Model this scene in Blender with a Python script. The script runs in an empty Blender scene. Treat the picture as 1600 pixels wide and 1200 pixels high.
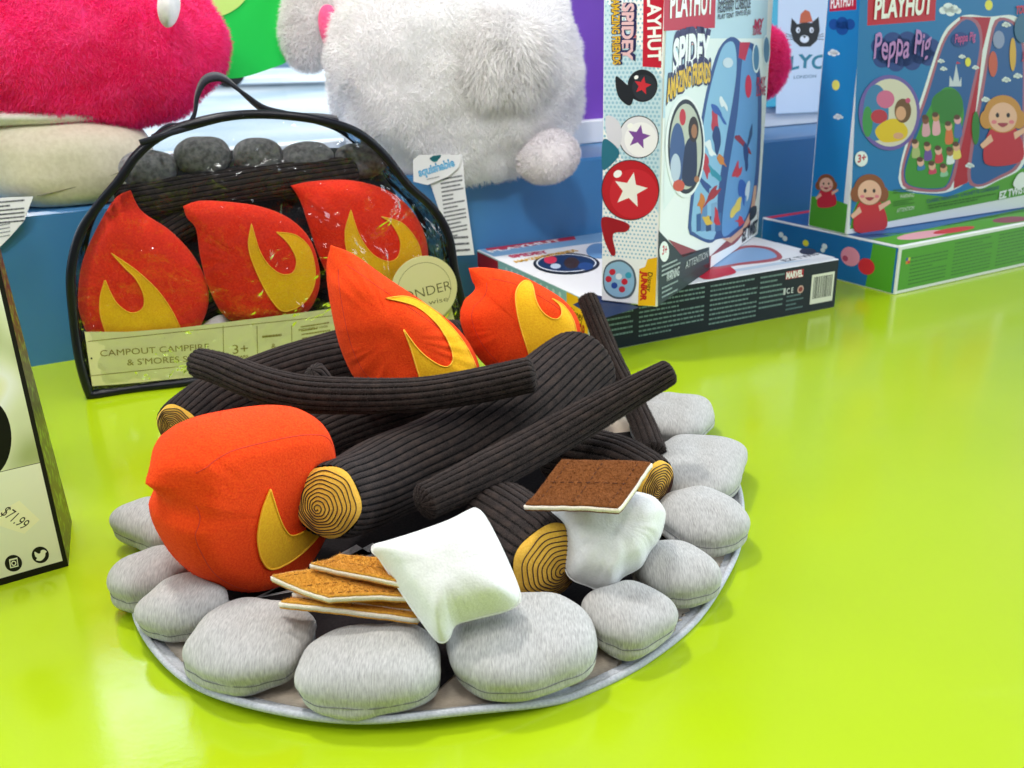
import bpy, math, random
import numpy as np
from mathutils import Vector, Matrix, noise
from mathutils.geometry import delaunay_2d_cdt
random.seed(7); RNG = np.random.default_rng(7)
R = math.radians
sc = bpy.context.scene
COL = sc.collection

# ------------------------------------------------------------------ camera
H = 0.42; F = 1480.0
cd = bpy.data.cameras.new('camera'); cam = bpy.data.objects.new('camera', cd); COL.objects.link(cam)
cd.sensor_width = 36; cd.lens = 36*F/1600; cd.clip_start = .02; cd.clip_end = 500
CM = Matrix.Rotation(R(90-20.7), 4, 'X') @ Matrix.Rotation(R(-1.6), 4, 'Z')
CM = Matrix.Translation((0, 0, H)) @ CM
cam.matrix_world = CM
cd.dof.use_dof = True; cd.dof.focus_distance = .80; cd.dof.aperture_fstop = 13
sc.camera = cam
# ------------------------------------------------------------------ world
w = bpy.data.worlds.new('World'); sc.world = w; w.use_nodes = True
bg = w.node_tree.nodes['Background']; bg.inputs[0].default_value = (.93, .96, 1, 1); bg.inputs[1].default_value = .13
sc.view_settings.view_transform = 'Standard'; sc.view_settings.look = 'None'
sc.view_settings.gamma = 1; sc.view_settings.use_curve_mapping = False
sc.view_settings.exposure = 0.0

def area(name, loc, target, size, power, color=(1, 1, 1), size_y=None):
    l = bpy.data.lights.new(name, 'AREA'); l.energy = power; l.color = color; l.size = size
    if size_y: l.shape = 'RECTANGLE'; l.size_y = size_y
    o = bpy.data.objects.new(name, l); COL.objects.link(o); o.location = loc
    o.rotation_euler = (Vector(target)-Vector(loc)).to_track_quat('-Z', 'Y').to_euler()
    return o
area('overhead_light', (-.55, 1.05, 2.1), (-.05, .75, 0), .22, 25, (1, .97, .92))
area('overhead_light', (.55, .15, 2.2), (0, .8, 0), .4, 8, (1, .96, .9))  # added fill from the front right, out of view
area('overhead_light', (-1.0, -.6, 2.1), (-.1, 1.0, .1), .3, 5, (1, .97, .93))  # added fill from the front left, out of view
area('overhead_light', (.1, -.35, 1.7), (0, 1.5, .3), .07, 3, (1, 1, 1))  # unseen small light behind the camera, added for glints on the bag
area('overhead_light', (-.25, .1, 1.9), (-.1, 1.7, .35), .3, 8, (1, .98, .96))  # unseen light added to brighten the plush and background from the front
area('added_spot', (-.9, -.1, 1.5), (-.3, 1.2, .2), .05, 1.6)  # this and the next two: unseen spots added for sparkles in the vinyl
area('added_spot', (-.3, -.9, 1.9), (-.3, 1.2, .2), .05, 2.2)
area('added_spot', (.7, -.5, 1.6), (.5, 1.4, .2), .05, 2)
area('daylight_over_street', (0, 24, 14), (0, 24, 0), 34, 2600, (.95, .98, 1))

# ------------------------------------------------------------------ projection helpers (photo pixels, 1600 x 1200)
CO = Vector((0, 0, H)); CR = CM.to_3x3()
def ray(px, py): return CR @ Vector(((px-800)/F, (600-py)/F, -1))
def az(px, py, z=0.0):
    d = ray(px, py); return CO + d*((z-H)/d.z)
def ay(px, py, y):
    d = ray(px, py); return CO + d*(y/d.y)
def onp(px, py, P, n):
    d = ray(px, py); return CO + d*((P-CO).dot(n)/d.dot(n))

class Frame:                                      # a plane in the world with its own metric axes
    def __init__(s, O, U, V):
        s.O = Vector(O); s.U = Vector(U).normalized(); V = Vector(V); s.V = (V-s.U*V.dot(s.U)).normalized()
        s.N = s.U.cross(s.V)
    def P(s, px, py):
        p = onp(px, py, s.O, s.N)-s.O; return (p.dot(s.U), p.dot(s.V))
    def L(s, pts): return [s.P(*p) for p in pts]
    def w(s, u, v, n=0.0): return s.O + s.U*u + s.V*v + s.N*n
    def off(s, n): return Frame(s.O+s.N*n, s.U, s.V)
    def arr(s, a):
        M = np.array([s.U, s.V, s.N]); return np.array(s.O)+np.asarray(a) @ M

# ------------------------------------------------------------------ materials
MATS = {}
def nmat(name):
    m = bpy.data.materials.new(name); m.use_nodes = True
    nt = m.node_tree; return m, nt, nt.nodes['Principled BSDF']
def N(nt, t, **kw):
    n = nt.nodes.new(t)
    for k, v in kw.items():
        if k in n.inputs: n.inputs[k].default_value = v
        else: setattr(n, k, v)
    return n
def coords(nt, scale=(1, 1, 1), rot=(0, 0, 0), kind='Object'):
    tc = N(nt, 'ShaderNodeTexCoord'); mp = N(nt, 'ShaderNodeMapping')
    mp.inputs['Scale'].default_value = scale; mp.inputs['Rotation'].default_value = rot
    nt.links.new(tc.outputs[kind], mp.inputs[0]); return mp.outputs[0]
def ramp(nt, fac, stops):
    r = N(nt, 'ShaderNodeValToRGB'); e = r.color_ramp.elements
    while len(e) < len(stops): e.new(.5)
    for i, (p, c) in enumerate(stops): e[i].position = p; e[i].color = (*c, 1)
    nt.links.new(fac, r.inputs[0]); return r.outputs[0]
def bump(nt, b, h, strength, dist=.001):
    n = N(nt, 'ShaderNodeBump'); n.inputs['Strength'].default_value = strength; n.inputs['Distance'].default_value = dist
    nt.links.new(h, n.inputs['Height']); nt.links.new(n.outputs[0], b.inputs['Normal'])
def fabric(name, c1, c2, scale=400, rough=.95, sheen=.3, bs=.5, bd=.0006, stretch=(1, 1, 1), rot=(0, 0, 0), lo=.35, hi=.65, c3=None, tint=None, det=3):
    if name in MATS: return MATS[name]
    m, nt, b = nmat(name)
    co = coords(nt, stretch, rot)
    n = N(nt, 'ShaderNodeTexNoise'); n.inputs['Scale'].default_value = scale; n.inputs['Detail'].default_value = det
    nt.links.new(co, n.inputs['Vector'])
    c = ramp(nt, n.outputs[0], [(lo, c1), (hi, c2)])
    if c3:
        n2 = N(nt, 'ShaderNodeTexNoise'); n2.inputs['Scale'].default_value = scale*.08; n2.inputs['Detail'].default_value = 4
        nt.links.new(co, n2.inputs['Vector'])
        mx = N(nt, 'ShaderNodeMix'); mx.data_type = 'RGBA'
        r2 = ramp(nt, n2.outputs[0], [(.45, (0, 0, 0)), (.75, (.6, .6, .6))])
        nt.links.new(r2, mx.inputs[0]); nt.links.new(c, mx.inputs[6]); mx.inputs[7].default_value = (*c3, 1); c = mx.outputs[2]
    nt.links.new(c, b.inputs['Base Color'])
    b.inputs['Roughness'].default_value = rough; b.inputs['Sheen Weight'].default_value = sheen; b.inputs['Sheen Roughness'].default_value = .5
    if tint: b.inputs['Sheen Tint'].default_value = (*tint, 1)
    b.inputs['Specular IOR Level'].default_value = .25
    bump(nt, b, n.outputs[0], bs, bd)
    MATS[name] = m; return m
def plain(name, c, rough=.5, spec=.5, coat=0, metal=0, emis=0):
    if name in MATS: return MATS[name]
    m, nt, b = nmat(name); b.inputs['Base Color'].default_value = (*c, 1); b.inputs['Roughness'].default_value = rough
    b.inputs['Specular IOR Level'].default_value = spec; b.inputs['Coat Weight'].default_value = coat; b.inputs['Metallic'].default_value = metal
    if emis: b.inputs['Emission Color'].default_value = (*c, 1); b.inputs['Emission Strength'].default_value = emis
    MATS[name] = m; return m
def paint(name, c, c2, rough=.4, scale=6, bs=.05, bscale=300, coat=0.0):
    if name in MATS: return MATS[name]
    m, nt, b = nmat(name); co = coords(nt)
    n = N(nt, 'ShaderNodeTexNoise'); n.inputs['Scale'].default_value = scale; n.inputs['Detail'].default_value = 5; nt.links.new(co, n.inputs['Vector'])
    nt.links.new(ramp(nt, n.outputs[0], [(.3, c), (.7, c2)]), b.inputs['Base Color'])
    n2 = N(nt, 'ShaderNodeTexNoise'); n2.inputs['Scale'].default_value = bscale; nt.links.new(co, n2.inputs['Vector'])
    bump(nt, b, n2.outputs[0], bs, .001); b.inputs['Roughness'].default_value = rough; b.inputs['Coat Weight'].default_value = coat
    MATS[name] = m; return m
def ink(c, rough=.46):
    k = 'print_%02x%02x%02x' % tuple(int(255*x) for x in c)
    return plain(k, tuple(x**2.2 for x in c), rough, .3)
def hx(s): return tuple(int(s[i:i+2], 16)/255 for i in (0, 2, 4))

M_cord = fabric('corduroy', (.006, .005, .005), (.042, .030, .026), 1300, .95, .10, .8, .0009, c3=(.070, .046, .036), lo=.32, hi=.7, tint=(.6, .5, .5))
M_orange = fabric('orange_minky', (.78, .042, .004), (.88, .078, .006), 700, .95, .04, .5, .0008, tint=(1, .5, .3))
M_orangeseam = plain('orange_thread', (.60, .03, .006), .8)
M_red = fabric('red_minky', (.72, .018, .006), (.84, .035, .008), 400, .85, .25, .5, .0008, tint=(1, .5, .3))
M_yel = fabric('yellow_felt', (.84, .40, .008), (.92, .52, .012), 600, .95, .1, .6, .0005)
M_yelthread = plain('yellow_thread', (.95, .50, .02), .6)
M_end = fabric('yellow_canvas', (.78, .42, .045), (.86, .52, .08), 700, .9, .1, .6, .0004)
M_thread = plain('brown_thread', (.05, .018, .014), .9)
def jersey(i, rot):
    return fabric('grey_jersey_%d' % i, (.285, .282, .272), (.54, .535, .515), 230, .95, .2, .5, .0006, stretch=(5.5, .8, .9), rot=rot, lo=.25, hi=.72, det=6)
M_jseam = plain('grey_thread', (.17, .17, .175), .9)
M_white = fabric('white_cotton', (.72, .72, .70), (.78, .78, .76), 600, .85, .05, .5, .0006)
M_cream = fabric('cream_felt', (.82, .72, .58), (.90, .82, .70), 900, .95, .2, .8, .0006)
M_tan = fabric('tan_felt', (.56, .25, .022), (.70, .34, .04), 500, .95, .15, .6, .0006)
M_choc = fabric('brown_felt', (.145, .045, .008), (.205, .067, .014), 500, .95, .0, .9, .0008)
M_matbeige = fabric('beige_canvas', (.52, .43, .33), (.62, .53, .42), 300, .9, .1, .5, .0006, stretch=(1, 6, 1))
M_matdark = fabric('charcoal_canvas', (.008, .006, .007), (.016, .012, .013), 500, .9, .0, .6, .0005)
M_matgrey = fabric('grey_print', (.42, .40, .38), (.5, .48, .46), 500, .9, .1, .6, .0005)
M_bind = fabric('grey_binding', (.40, .42, .46), (.52, .54, .58), 500, .85, .2, .6, .0005)
M_card = paint('box_board', (.72, .70, .66), (.78, .76, .72), .6)

# ------------------------------------------------------------------ object helpers
BASE = {}
def props(o, label=None, cat=None, group=None, kind=None):
    if label: o['label'] = label
    if cat: o['category'] = cat
    if group: o['group'] = group
    if kind: o['kind'] = kind
def thing(name, label, cat, loc, group=None):
    o = bpy.data.objects.new(name, None); COL.objects.link(o); o.location = loc; o.empty_display_size = .02
    props(o, label, cat, group); BASE[o] = Vector(loc); return o
def obj(name, verts, faces, mats, parent=None, base=None, smooth=True, idx=None, **kw):
    b = BASE[parent] if parent is not None else Vector(base if base is not None else (0, 0, 0))
    v = np.asarray(verts, dtype=np.float64).reshape(-1, 3)-np.array(b)
    me = bpy.data.meshes.new(name)
    if isinstance(faces, np.ndarray):
        nf, k = faces.shape
        me.vertices.add(len(v)); me.vertices.foreach_set('co', v.ravel())
        me.loops.add(nf*k); me.loops.foreach_set('vertex_index', faces.ravel())
        me.polygons.add(nf); me.polygons.foreach_set('loop_start', np.arange(0, nf*k, k)); me.update(calc_edges=True)
    else:
        me.from_pydata(v.tolist(), [], [list(map(int, f)) for f in faces])
    if not isinstance(mats, (list, tuple)): mats = [mats]
    for m in mats: me.materials.append(m)
    if idx is not None: me.polygons.foreach_set('material_index', np.asarray(idx, dtype=np.int32))
    me.polygons.foreach_set('use_smooth', [smooth]*len(me.polygons)); me.update()
    o = bpy.data.objects.new(name, me); COL.objects.link(o)
    if parent is not None: o.parent = parent
    else: o.location = b
    BASE[o] = b; props(o, **kw); return o

def cr_closed(pts, n=200):                        # closed Catmull-Rom, resampled by arc length; doubled points make corners
    P = np.asarray(pts, float); m = len(P); out = []
    for i in range(m):
        p0, p1, p2, p3 = P[i-1], P[i], P[(i+1) % m], P[(i+2) % m]
        if np.allclose(p1, p2): continue
        for t in np.linspace(0, 1, 12, endpoint=False):
            out.append(.5*((2*p1)+(-p0+p2)*t+(2*p0-5*p1+4*p2-p3)*t*t+(-p0+3*p1-3*p2+p3)*t**3))
    return resample(np.array(out), n, True)
def resample(o, n, closed):
    if closed: o = np.vstack([o, o[:1]])
    d = np.r_[0, np.cumsum(np.linalg.norm(np.diff(o, axis=0), axis=1))]
    t = np.linspace(0, d[-1], n, endpoint=not closed)
    return np.stack([np.interp(t, d, o[:, k]) for k in range(o.shape[1])], 1)
def cr_open(pts, n=80):
    P = [np.asarray(p, float) for p in pts]; P = [2*P[0]-P[1]]+P+[2*P[-1]-P[-2]]; out = []
    for i in range(1, len(P)-2):
        p0, p1, p2, p3 = P[i-1:i+3]
        for t in np.linspace(0, 1, 20, endpoint=False):
            out.append(.5*((2*p1)+(-p0+p2)*t+(2*p0-5*p1+4*p2-p3)*t*t+(-p0+3*p1-3*p2+p3)*t**3))
    out.append(P[-2]); return resample(np.array(out), n, False)
def dist_poly(p, o):                              # distance of points to closed polyline
    a = o; b = np.roll(o, -1, 0); ab = b-a; L = (ab**2).sum(1)+1e-12
    t = np.clip(((p[:, None]-a)*ab).sum(2)/L, 0, 1)
    return np.sqrt((((p[:, None]-(a+ab*t[..., None]))**2).sum(2)).min(1))
def inside(p, o):
    x, y = p[:, 0], p[:, 1]; c = np.zeros(len(p), bool); j = len(o)-1
    for i in range(len(o)):
        xi, yi = o[i]; xj, yj = o[j]
        with np.errstate(divide='ignore', invalid='ignore'):
            k = ((yi > y) != (yj > y)) & (x < (xj-xi)*(y-yi)/(yj-yi)+xi)
        c ^= k; j = i
    return c
def nz(p, s, seed=0): return noise.noise(Vector((p[0]*s+seed*7.3, p[1]*s-seed*3.1, p[2]*s+seed)))

def tube(path, r, seg=8, closed=False):
    P = np.asarray(path, float); n = len(P)
    T = np.roll(P, -1, 0)-np.roll(P, 1, 0) if closed else np.gradient(P, axis=0)
    T /= np.linalg.norm(T, axis=1)[:, None]+1e-12
    up = np.array([0, 0, 1.]) if abs(T[0][2]) < .9 else np.array([1., 0, 0])
    V = []; a = np.cross(T[0], up); a /= np.linalg.norm(a)
    r = np.broadcast_to(np.asarray(r, float), (n,))
    ang = np.linspace(0, 2*math.pi, seg, endpoint=False)
    for i in range(n):
        a = a-T[i]*a.dot(T[i]); a /= np.linalg.norm(a); b = np.cross(T[i], a)
        V.append(P[i]+r[i]*(np.cos(ang)[:, None]*a+np.sin(ang)[:, None]*b))
    V = np.vstack(V); Fc = []
    for i in range(n if closed else n-1):
        j = (i+1) % n
        for k in range(seg):
            l = (k+1) % seg; Fc.append((i*seg+k, i*seg+l, j*seg+l, j*seg+k))
    if not closed:
        Fc.append(tuple(range(seg-1, -1, -1))); Fc.append(tuple((n-1)*seg+k for k in range(seg)))
    return V, Fc
def ribbon(path, side, wd, th=.001):              # flat strap along a path
    P = np.asarray(path, float); n = len(P); T = np.gradient(P, axis=0); T /= np.linalg.norm(T, axis=1)[:, None]
    S = np.broadcast_to(np.asarray(side, float), P.shape); S = S-T*(S*T).sum(1)[:, None]; S /= np.linalg.norm(S, axis=1)[:, None]
    B = np.cross(T, S); V = []
    for i in range(n):
        for a, b in ((-1, -1), (1, -1), (1, 1), (-1, 1)): V.append(P[i]+S[i]*a*wd/2+B[i]*b*th/2)
    Fc = [(i*4+k, i*4+(k+1) % 4, i*4+4+(k+1) % 4, i*4+4+k) for i in range(n-1) for k in range(4)]
    Fc += [(3, 2, 1, 0), tuple((n-1)*4+k for k in range(4))]
    return V, Fc
class Acc:                                        # collects shapes into one mesh
    def __init__(s): s.v = []; s.f = []; s.i = []; s.n = 0
    def add(s, V, Fc, mi=0):
        V = np.asarray(V, float).reshape(-1, 3); s.v.append(V); s.f += [tuple(int(k)+s.n for k in f) for f in Fc]; s.i += [mi]*len(Fc); s.n += len(V); return s
    def build(s, name, mats, parent=None, **kw): return obj(name, np.vstack(s.v), s.f, mats, parent, idx=s.i, **kw)

def fur(V, Fc, n, length, width, lean=(0, 0, -.3), rnd=.5, clump=0.0, seed=1):
    """n short curved fibres standing on a quad/tri surface, as real triangles"""
    rg = np.random.default_rng(seed); V = np.asarray(V, float); T = []
    for f in Fc:
        for k in range(1, len(f)-1): T.append((f[0], f[k], f[k+1]))
    T = np.array(T); A, B, C_ = V[T[:, 0]], V[T[:, 1]], V[T[:, 2]]
    nn = np.cross(B-A, C_-A); ar = np.linalg.norm(nn, axis=1); ok = ar > 1e-12
    A, B, C_, nn, ar = A[ok], B[ok], C_[ok], nn[ok], ar[ok]
    ix = rg.choice(len(ar), n, p=ar/ar.sum()); a = rg.random((n, 2)); fl = a.sum(1) > 1; a[fl] = 1-a[fl]
    P = A[ix]+(B-A)[ix]*a[:, :1]+(C_-A)[ix]*a[:, 1:]; nn = nn[ix]/ar[ix][:, None]
    cl = np.array([noise.noise_vector(Vector(p)*clump) for p in P]) if clump else 0
    D = nn+np.array(lean)+rg.normal(0, rnd, (n, 3))+(cl*.9 if clump else 0)
    D /= np.linalg.norm(D, axis=1)[:, None]
    L = length*(.55+.9*rg.random(n))[:, None]
    S = np.cross(D, rg.normal(0, 1, (n, 3))); S /= np.linalg.norm(S, axis=1)[:, None]; S *= width/2
    mid = P+D*L*.55; bend = (D+np.array(lean)*.8+rg.normal(0, .35, (n, 3))); bend /= np.linalg.norm(bend, axis=1)[:, None]
    tip = mid+bend*L*.5; P = P-nn*width*.5
    VV = np.stack([P-S, P+S, mid+S*.8, mid-S*.8, tip], 1).reshape(-1, 3)
    o = np.arange(n)[:, None]*5
    FF = np.vstack([o+np.array([0, 1, 2]), o+np.array([0, 2, 3]), o+np.array([3, 2, 4])])
    return VV, FF

def ellipsoid(c, ax, nu=48, nv=28, e=1.0, e2=1.0, disp=0, ds=20, seed=0):
    """ax: three axis vectors; e<1 squarer outline in plan, e2 in profile"""
    V = []; sg = lambda x, p: math.copysign(abs(x)**p, x)
    A = [Vector(a) for a in ax]; c = Vector(c)
    for j in range(nv+1):
        t = -math.pi/2+math.pi*j/nv
        for i in range(nu):
            p = 2*math.pi*i/nu
            d = Vector((sg(math.cos(t), e2)*sg(math.cos(p), e), sg(math.cos(t), e2)*sg(math.sin(p), e), sg(math.sin(t), e2)))
            q = c+A[0]*d.x+A[1]*d.y+A[2]*d.z
            if disp: q = q+(q-c).normalized()*disp*(nz(q, ds, seed)+.5*nz(q, ds*2.3, seed+3))
            V.append(q)
    Fc = [(j*nu+i, j*nu+(i+1) % nu, (j+1)*nu+(i+1) % nu, (j+1)*nu+i) for j in range(nv) for i in range(nu)]
    return np.array(V), Fc

class Pillow:
    """sewn cushion: outline in a frame, inflated by distance from the seam"""
    def __init__(s, fr, outline, T, w0, dome=.3, n=220, nr=26, sharp=False, pw=2.3, pucker=0.0, wr=0.0, wrs=30, seed=0, back=None, tip=None, puff=False):
        s.puff = puff
        s.tip = tip
        s.fr = fr; s.T = T; s.w0 = w0; s.dome = dome; s.pw = pw; s.o = cr_closed(outline, n); s.c = np.array([s.o[:, 0].mean(), s.o[:, 1].mean()])
        s.back = T if back is None else back; s.pucker = pucker; s.wr = wr; s.wrs = wrs; s.seed = seed
        th = np.arctan2(*(s.o-s.c).T[::-1]); k = np.argsort(th); s.th = th[k]; s.rr = np.linalg.norm(s.o-s.c, axis=1)[k]
        K = [1-(i/nr)**1.9 for i in range(nr)]+[0.02]
        U = []; 
        for q in K: U.append(s.c+(s.o-s.c)*q)
        U = np.vstack(U); zt = s.z(U); zf = zt*s.T; zb = -zt*s.back
        nv = len(U); Vf = np.c_[U, zf]; Vb = np.c_[U, zb]
        W = fr.arr(np.vstack([Vf, Vb[n:]]))
        if wr:
            for i in range(len(W)): W[i] += np.array(fr.N)*(wr*(nz(W[i], wrs, seed)+.5*nz(W[i], wrs*2.5, seed)))
        Fc = []; nk = len(K)
        for j in range(nk-1):
            for i in range(n):
                l = (i+1) % n
                Fc.append((j*n+i, j*n+l, (j+1)*n+l, (j+1)*n+i))
                g = lambda jj, ii: jj*n+ii if jj == 0 else nv+(jj-1)*n+ii
                Fc.append((g(j+1, i), g(j+1, l), g(j, l), g(j, i)))
        Fc.append(tuple((nk-1)*n+i for i in range(n))); Fc.append(tuple(nv+(nk-2)*n+i for i in reversed(range(n))))
        s.V, s.F = W, Fc
    def sval(s, U):
        d = U-s.c; t = np.arctan2(d[:, 1], d[:, 0]); r = np.linalg.norm(d, axis=1)
        return r/np.interp(t, s.th, s.rr, period=2*math.pi), t
    def z(s, U):
        d = np.minimum(dist_poly(U, s.o)/s.w0, 1); sv, t = s.sval(U); sv = np.clip(sv, 0, 1)
        z = (1-sv**3.2)**.6*np.minimum(d*2.5, 1)**.3 if s.puff else (1-s.dome)*(1-(1-d)**s.pw)**(1/s.pw)+s.dome*(1-sv**2)*np.minimum(d*3, 1)
        if s.tip:
            q = np.clip(np.linalg.norm(U-s.o[0], axis=1)/s.tip, 0, 1); q = q*q*(3-2*q); z = z*(.38+.62*q)
        if s.pucker:
            z = z+s.pucker*sv**5*(1-sv)*9*np.sin(t*26+3*np.sin(t*5+s.seed))*(.4+.6*np.sin(t*3+s.seed))
        return z
    def surf(s, U, h=0.0):
        U = np.asarray(U, float); W = s.fr.arr(np.c_[U, s.z(U)*s.T+h])
        if s.wr:
            for i in range(len(W)): W[i] += np.array(s.fr.N)*(s.wr*(nz(W[i], s.wrs, s.seed)+.5*nz(W[i], s.wrs*2.5, s.seed)))
        return W
    def patch(s, poly, name, mat, parent, h=.0011, n=200, step=.0035, thread=None):
        o = cr_closed(poly, n); k = inside(o, s.o*1.0) | True
        o = o[k]; lo, hi = o.min(0), o.max(0)
        g = np.stack(np.meshgrid(np.arange(lo[0], hi[0], step), np.arange(lo[1], hi[1], step)), -1).reshape(-1, 2)
        g = g[inside(g, o)]; g = g[dist_poly(g, o) > step*.4]
        pts = [Vector(p) for p in o]+[Vector(p) for p in g]; m = len(o)
        r = delaunay_2d_cdt(pts, [(i, (i+1) % m) for i in range(m)], [], 1, 1e-7)
        U = np.array([tuple(p) for p in r[0]]); W = s.surf(U, h); W2 = s.surf(o, -.0012); a = Acc(); a.add(W, r[2])
        E = s.surf(o, h); a.add(np.vstack([E, W2]), [(i, m+i, m+(i+1) % m, (i+1) % m) for i in range(m)])
        ob = a.build(name, mat, parent)
        if thread:
            ci = o.mean(0); V, Fc = tube(s.surf(o, h+.0002), .0007, 6, True); obj('stitching', V, Fc, thread, ob)
        return ob
    def seam(s, ins, name, mat, parent, r=.0005, h=-.0002, side=1):
        d = s.c-s.o; L = np.linalg.norm(d, axis=1)[:, None]; tn = np.roll(s.o, -1, 0)-np.roll(s.o, 1, 0)
        nrm = np.c_[-tn[:, 1], tn[:, 0]]; nrm /= np.linalg.norm(nrm, axis=1)[:, None]+1e-9
        nrm *= np.sign((nrm*d).sum(1))[:, None]; U = s.o+nrm*ins; far = np.linalg.norm(U-s.o[0], axis=1) > .024; k0 = int(np.argmax(far)); U = np.roll(U, -k0, 0)[:int(far.sum())]
        V, Fc = tube(s.surf(U, h) if side > 0 else s.fr.arr(np.c_[U, -s.z(U)*s.back-h]), r, 5, False); return obj(name, V, Fc, mat, parent)

# ------------------------------------------------------------------ printed faces
TXT = {}
def txt(t, bold=0.0):
    k = (t, bold)
    if k not in TXT:
        cu = bpy.data.curves.new('t', 'FONT'); cu.body = t; cu.offset = bold; cu.resolution_u = 4
        o = bpy.data.objects.new('t', cu); COL.objects.link(o); dg = bpy.context.evaluated_depsgraph_get()
        me = bpy.data.meshes.new_from_object(o.evaluated_get(dg))
        V = np.array([v.co[:2] for v in me.vertices]).reshape(-1, 2); Fc = [tuple(p.vertices) for p in me.polygons]
        bpy.data.objects.remove(o); bpy.data.curves.remove(cu); bpy.data.meshes.remove(me); TXT[k] = (V, Fc)
    return TXT[k]
class Art:
    def __init__(s, fr, step=.000012): s.fr = fr; s.step = step; s.reset()
    def reset(s): s.v = []; s.f = []; s.i = []; s.m = []; s.n = 0; s.k = 0
    def mi(s, c):
        m = c if isinstance(c, bpy.types.Material) else ink(hx(c) if isinstance(c, str) else c)
        if m not in s.m: s.m.append(m)
        return s.m.index(m)
    def raw(s, U, Fc, c, up=True):
        if up: s.k += 1
        U = np.asarray(U, float); h = s.step*s.k
        s.v.append(s.fr.arr(np.c_[U, np.full(len(U), h)])); s.f += [tuple(int(a)+s.n for a in f) for f in Fc]; s.i += [s.mi(c)]*len(Fc); s.n += len(U)
    def poly(s, pts, c, px=True, smooth=False, n=60, up=True):
        U = s.fr.L(pts) if px else pts
        if smooth: U = cr_closed(U, n)
        U = [tuple(u) for u in U]; m = len(U)
        r = delaunay_2d_cdt([Vector(u) for u in U], [(i, (i+1) % m) for i in range(m)], [], 1, 1e-8)
        s.raw([tuple(v) for v in r[0]], r[2], c, up)
    def ell(s, cx, cy, rx, ry, c, px=True, rot=0, up=True, n=36):
        P = []
        for i in range(n):
            a = 2*math.pi*i/n; x, y = rx*math.cos(a), ry*math.sin(a)
            P.append((cx+x*math.cos(rot)-y*math.sin(rot), cy+x*math.sin(rot)+y*math.cos(rot)))
        s.poly(P, c, px, up=up)
    def text(s, t, pl, pr, h, c, px=True, bold=.02, up=True, wob=0, arc=0):
        V, Fc = txt(t, bold); V = V.copy()
        if len(V) == 0: return
        a = np.array(s.fr.P(*pl) if px else pl); b = np.array(s.fr.P(*pr) if px else pr)
        x0, x1 = V[:, 0].min(), V[:, 0].max(); y1 = .69; x = (V[:, 0]-x0)/(x1-x0); y = V[:, 1]/y1
        if wob: y = y+wob*np.sin(x*math.pi*len(t)*.7)
        if arc: y = y+arc*(1-(2*x-1)**2)
        d = b-a; L = np.linalg.norm(d); d /= L; e = np.array([-d[1], d[0]])
        if e.dot(np.array([0, 1])) < 0 and not isinstance(h, tuple): pass
        hh = h
        s.raw(a+x[:, None]*L*d+y[:, None]*hh*e, Fc, c, up)
    def lines(s, p0, p1, p2, rows, c, frac=.5, px=True, seed=0, words=True):
        """small print: p0-p1 first row start/end, p2 last row start; broken word-like dashes"""
        rg = random.Random(seed); a, b, d = [np.array(s.fr.P(*q) if px else q) for q in (p0, p1, p2)]
        U = []; Fc = []; dv = (d-a)/max(rows-1, 1)
        for r in range(rows):
            o = a+dv*r; x = 0; end = 1 if rg.random() < .6 else rg.uniform(.45, .95)
            while x < end:
                wl = rg.uniform(.02, .09) if words else end; x2 = min(x+wl, end)
                q = [o+(b-a)*x, o+(b-a)*x2, o+(b-a)*x2-dv*frac, o+(b-a)*x-dv*frac]
                Fc.append(tuple(len(U)+k for k in range(4))); U += [tuple(z) for z in q]; x = x2+.012
        s.raw(U, Fc, c)
    def build(s, name, parent, **kw):
        o = obj(name, np.vstack(s.v), s.f, s.m, parent, idx=s.i, smooth=False, **kw); s.v = []; s.f = []; s.i = []; s.m = []; s.n = 0; return o

def boxmesh(O, U, V, W, bev=.0012):
    """bevelled box, O corner, three edge vectors"""
    O, U, V, W = map(Vector, (O, U, V, W)); c = O+(U+V+W)/2; u, v, w_ = U.normalized(), V.normalized(), W.normalized()
    hu, hv, hw = U.length/2, V.length/2, W.length/2; pts = []; Fc = []
    def P(a, b, d): pts.append(c+u*a+v*b+w_*d); return len(pts)-1
    idx = {}
    for a in (-1, 1):
        for b in (-1, 1):
            for d in (-1, 1):
                idx[a, b, d, 0] = P(a*hu, b*(hv-bev), d*(hw-bev)); idx[a, b, d, 1] = P(a*(hu-bev), b*hv, d*(hw-bev)); idx[a, b, d, 2] = P(a*(hu-bev), b*(hv-bev), d*hw)
    q = lambda *k: Fc.append(tuple(idx[i] for i in k))
    for a in (-1, 1):
        q((a, -1, -1, 0), (a, 1, -1, 0), (a, 1, 1, 0), (a, -1, 1, 0)); q((-1, a, -1, 1), (1, a, -1, 1), (1, a, 1, 1), (-1, a, 1, 1)); q((-1, -1, a, 2), (1, -1, a, 2), (1, 1, a, 2), (-1, 1, a, 2))
        for b in (-1, 1):
            q((a, b, -1, 0), (a, b, -1, 1), (a, b, 1, 1), (a, b, 1, 0)); q((a, -1, b, 0), (a, -1, b, 2), (a, 1, b, 2), (a, 1, b, 0)); q((-1, a, b, 1), (-1, a, b, 2), (1, a, b, 2), (1, a, b, 1))
            for d in (-1, 1): q((a, b, d, 0), (a, b, d, 1), (a, b, d, 2))
    return pts, Fc
def box(name, O, U, V, W, mat, parent=None, bev=.0012, **kw):
    V_, F_ = boxmesh(O, U, V, W, bev); o = obj(name, V_, F_, mat, parent, smooth=False, **kw)
    import bmesh
    bm = bmesh.new(); bm.from_mesh(o.data); bmesh.ops.recalc_face_normals(bm, faces=bm.faces); bm.to_mesh(o.data); bm.free(); return o

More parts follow.
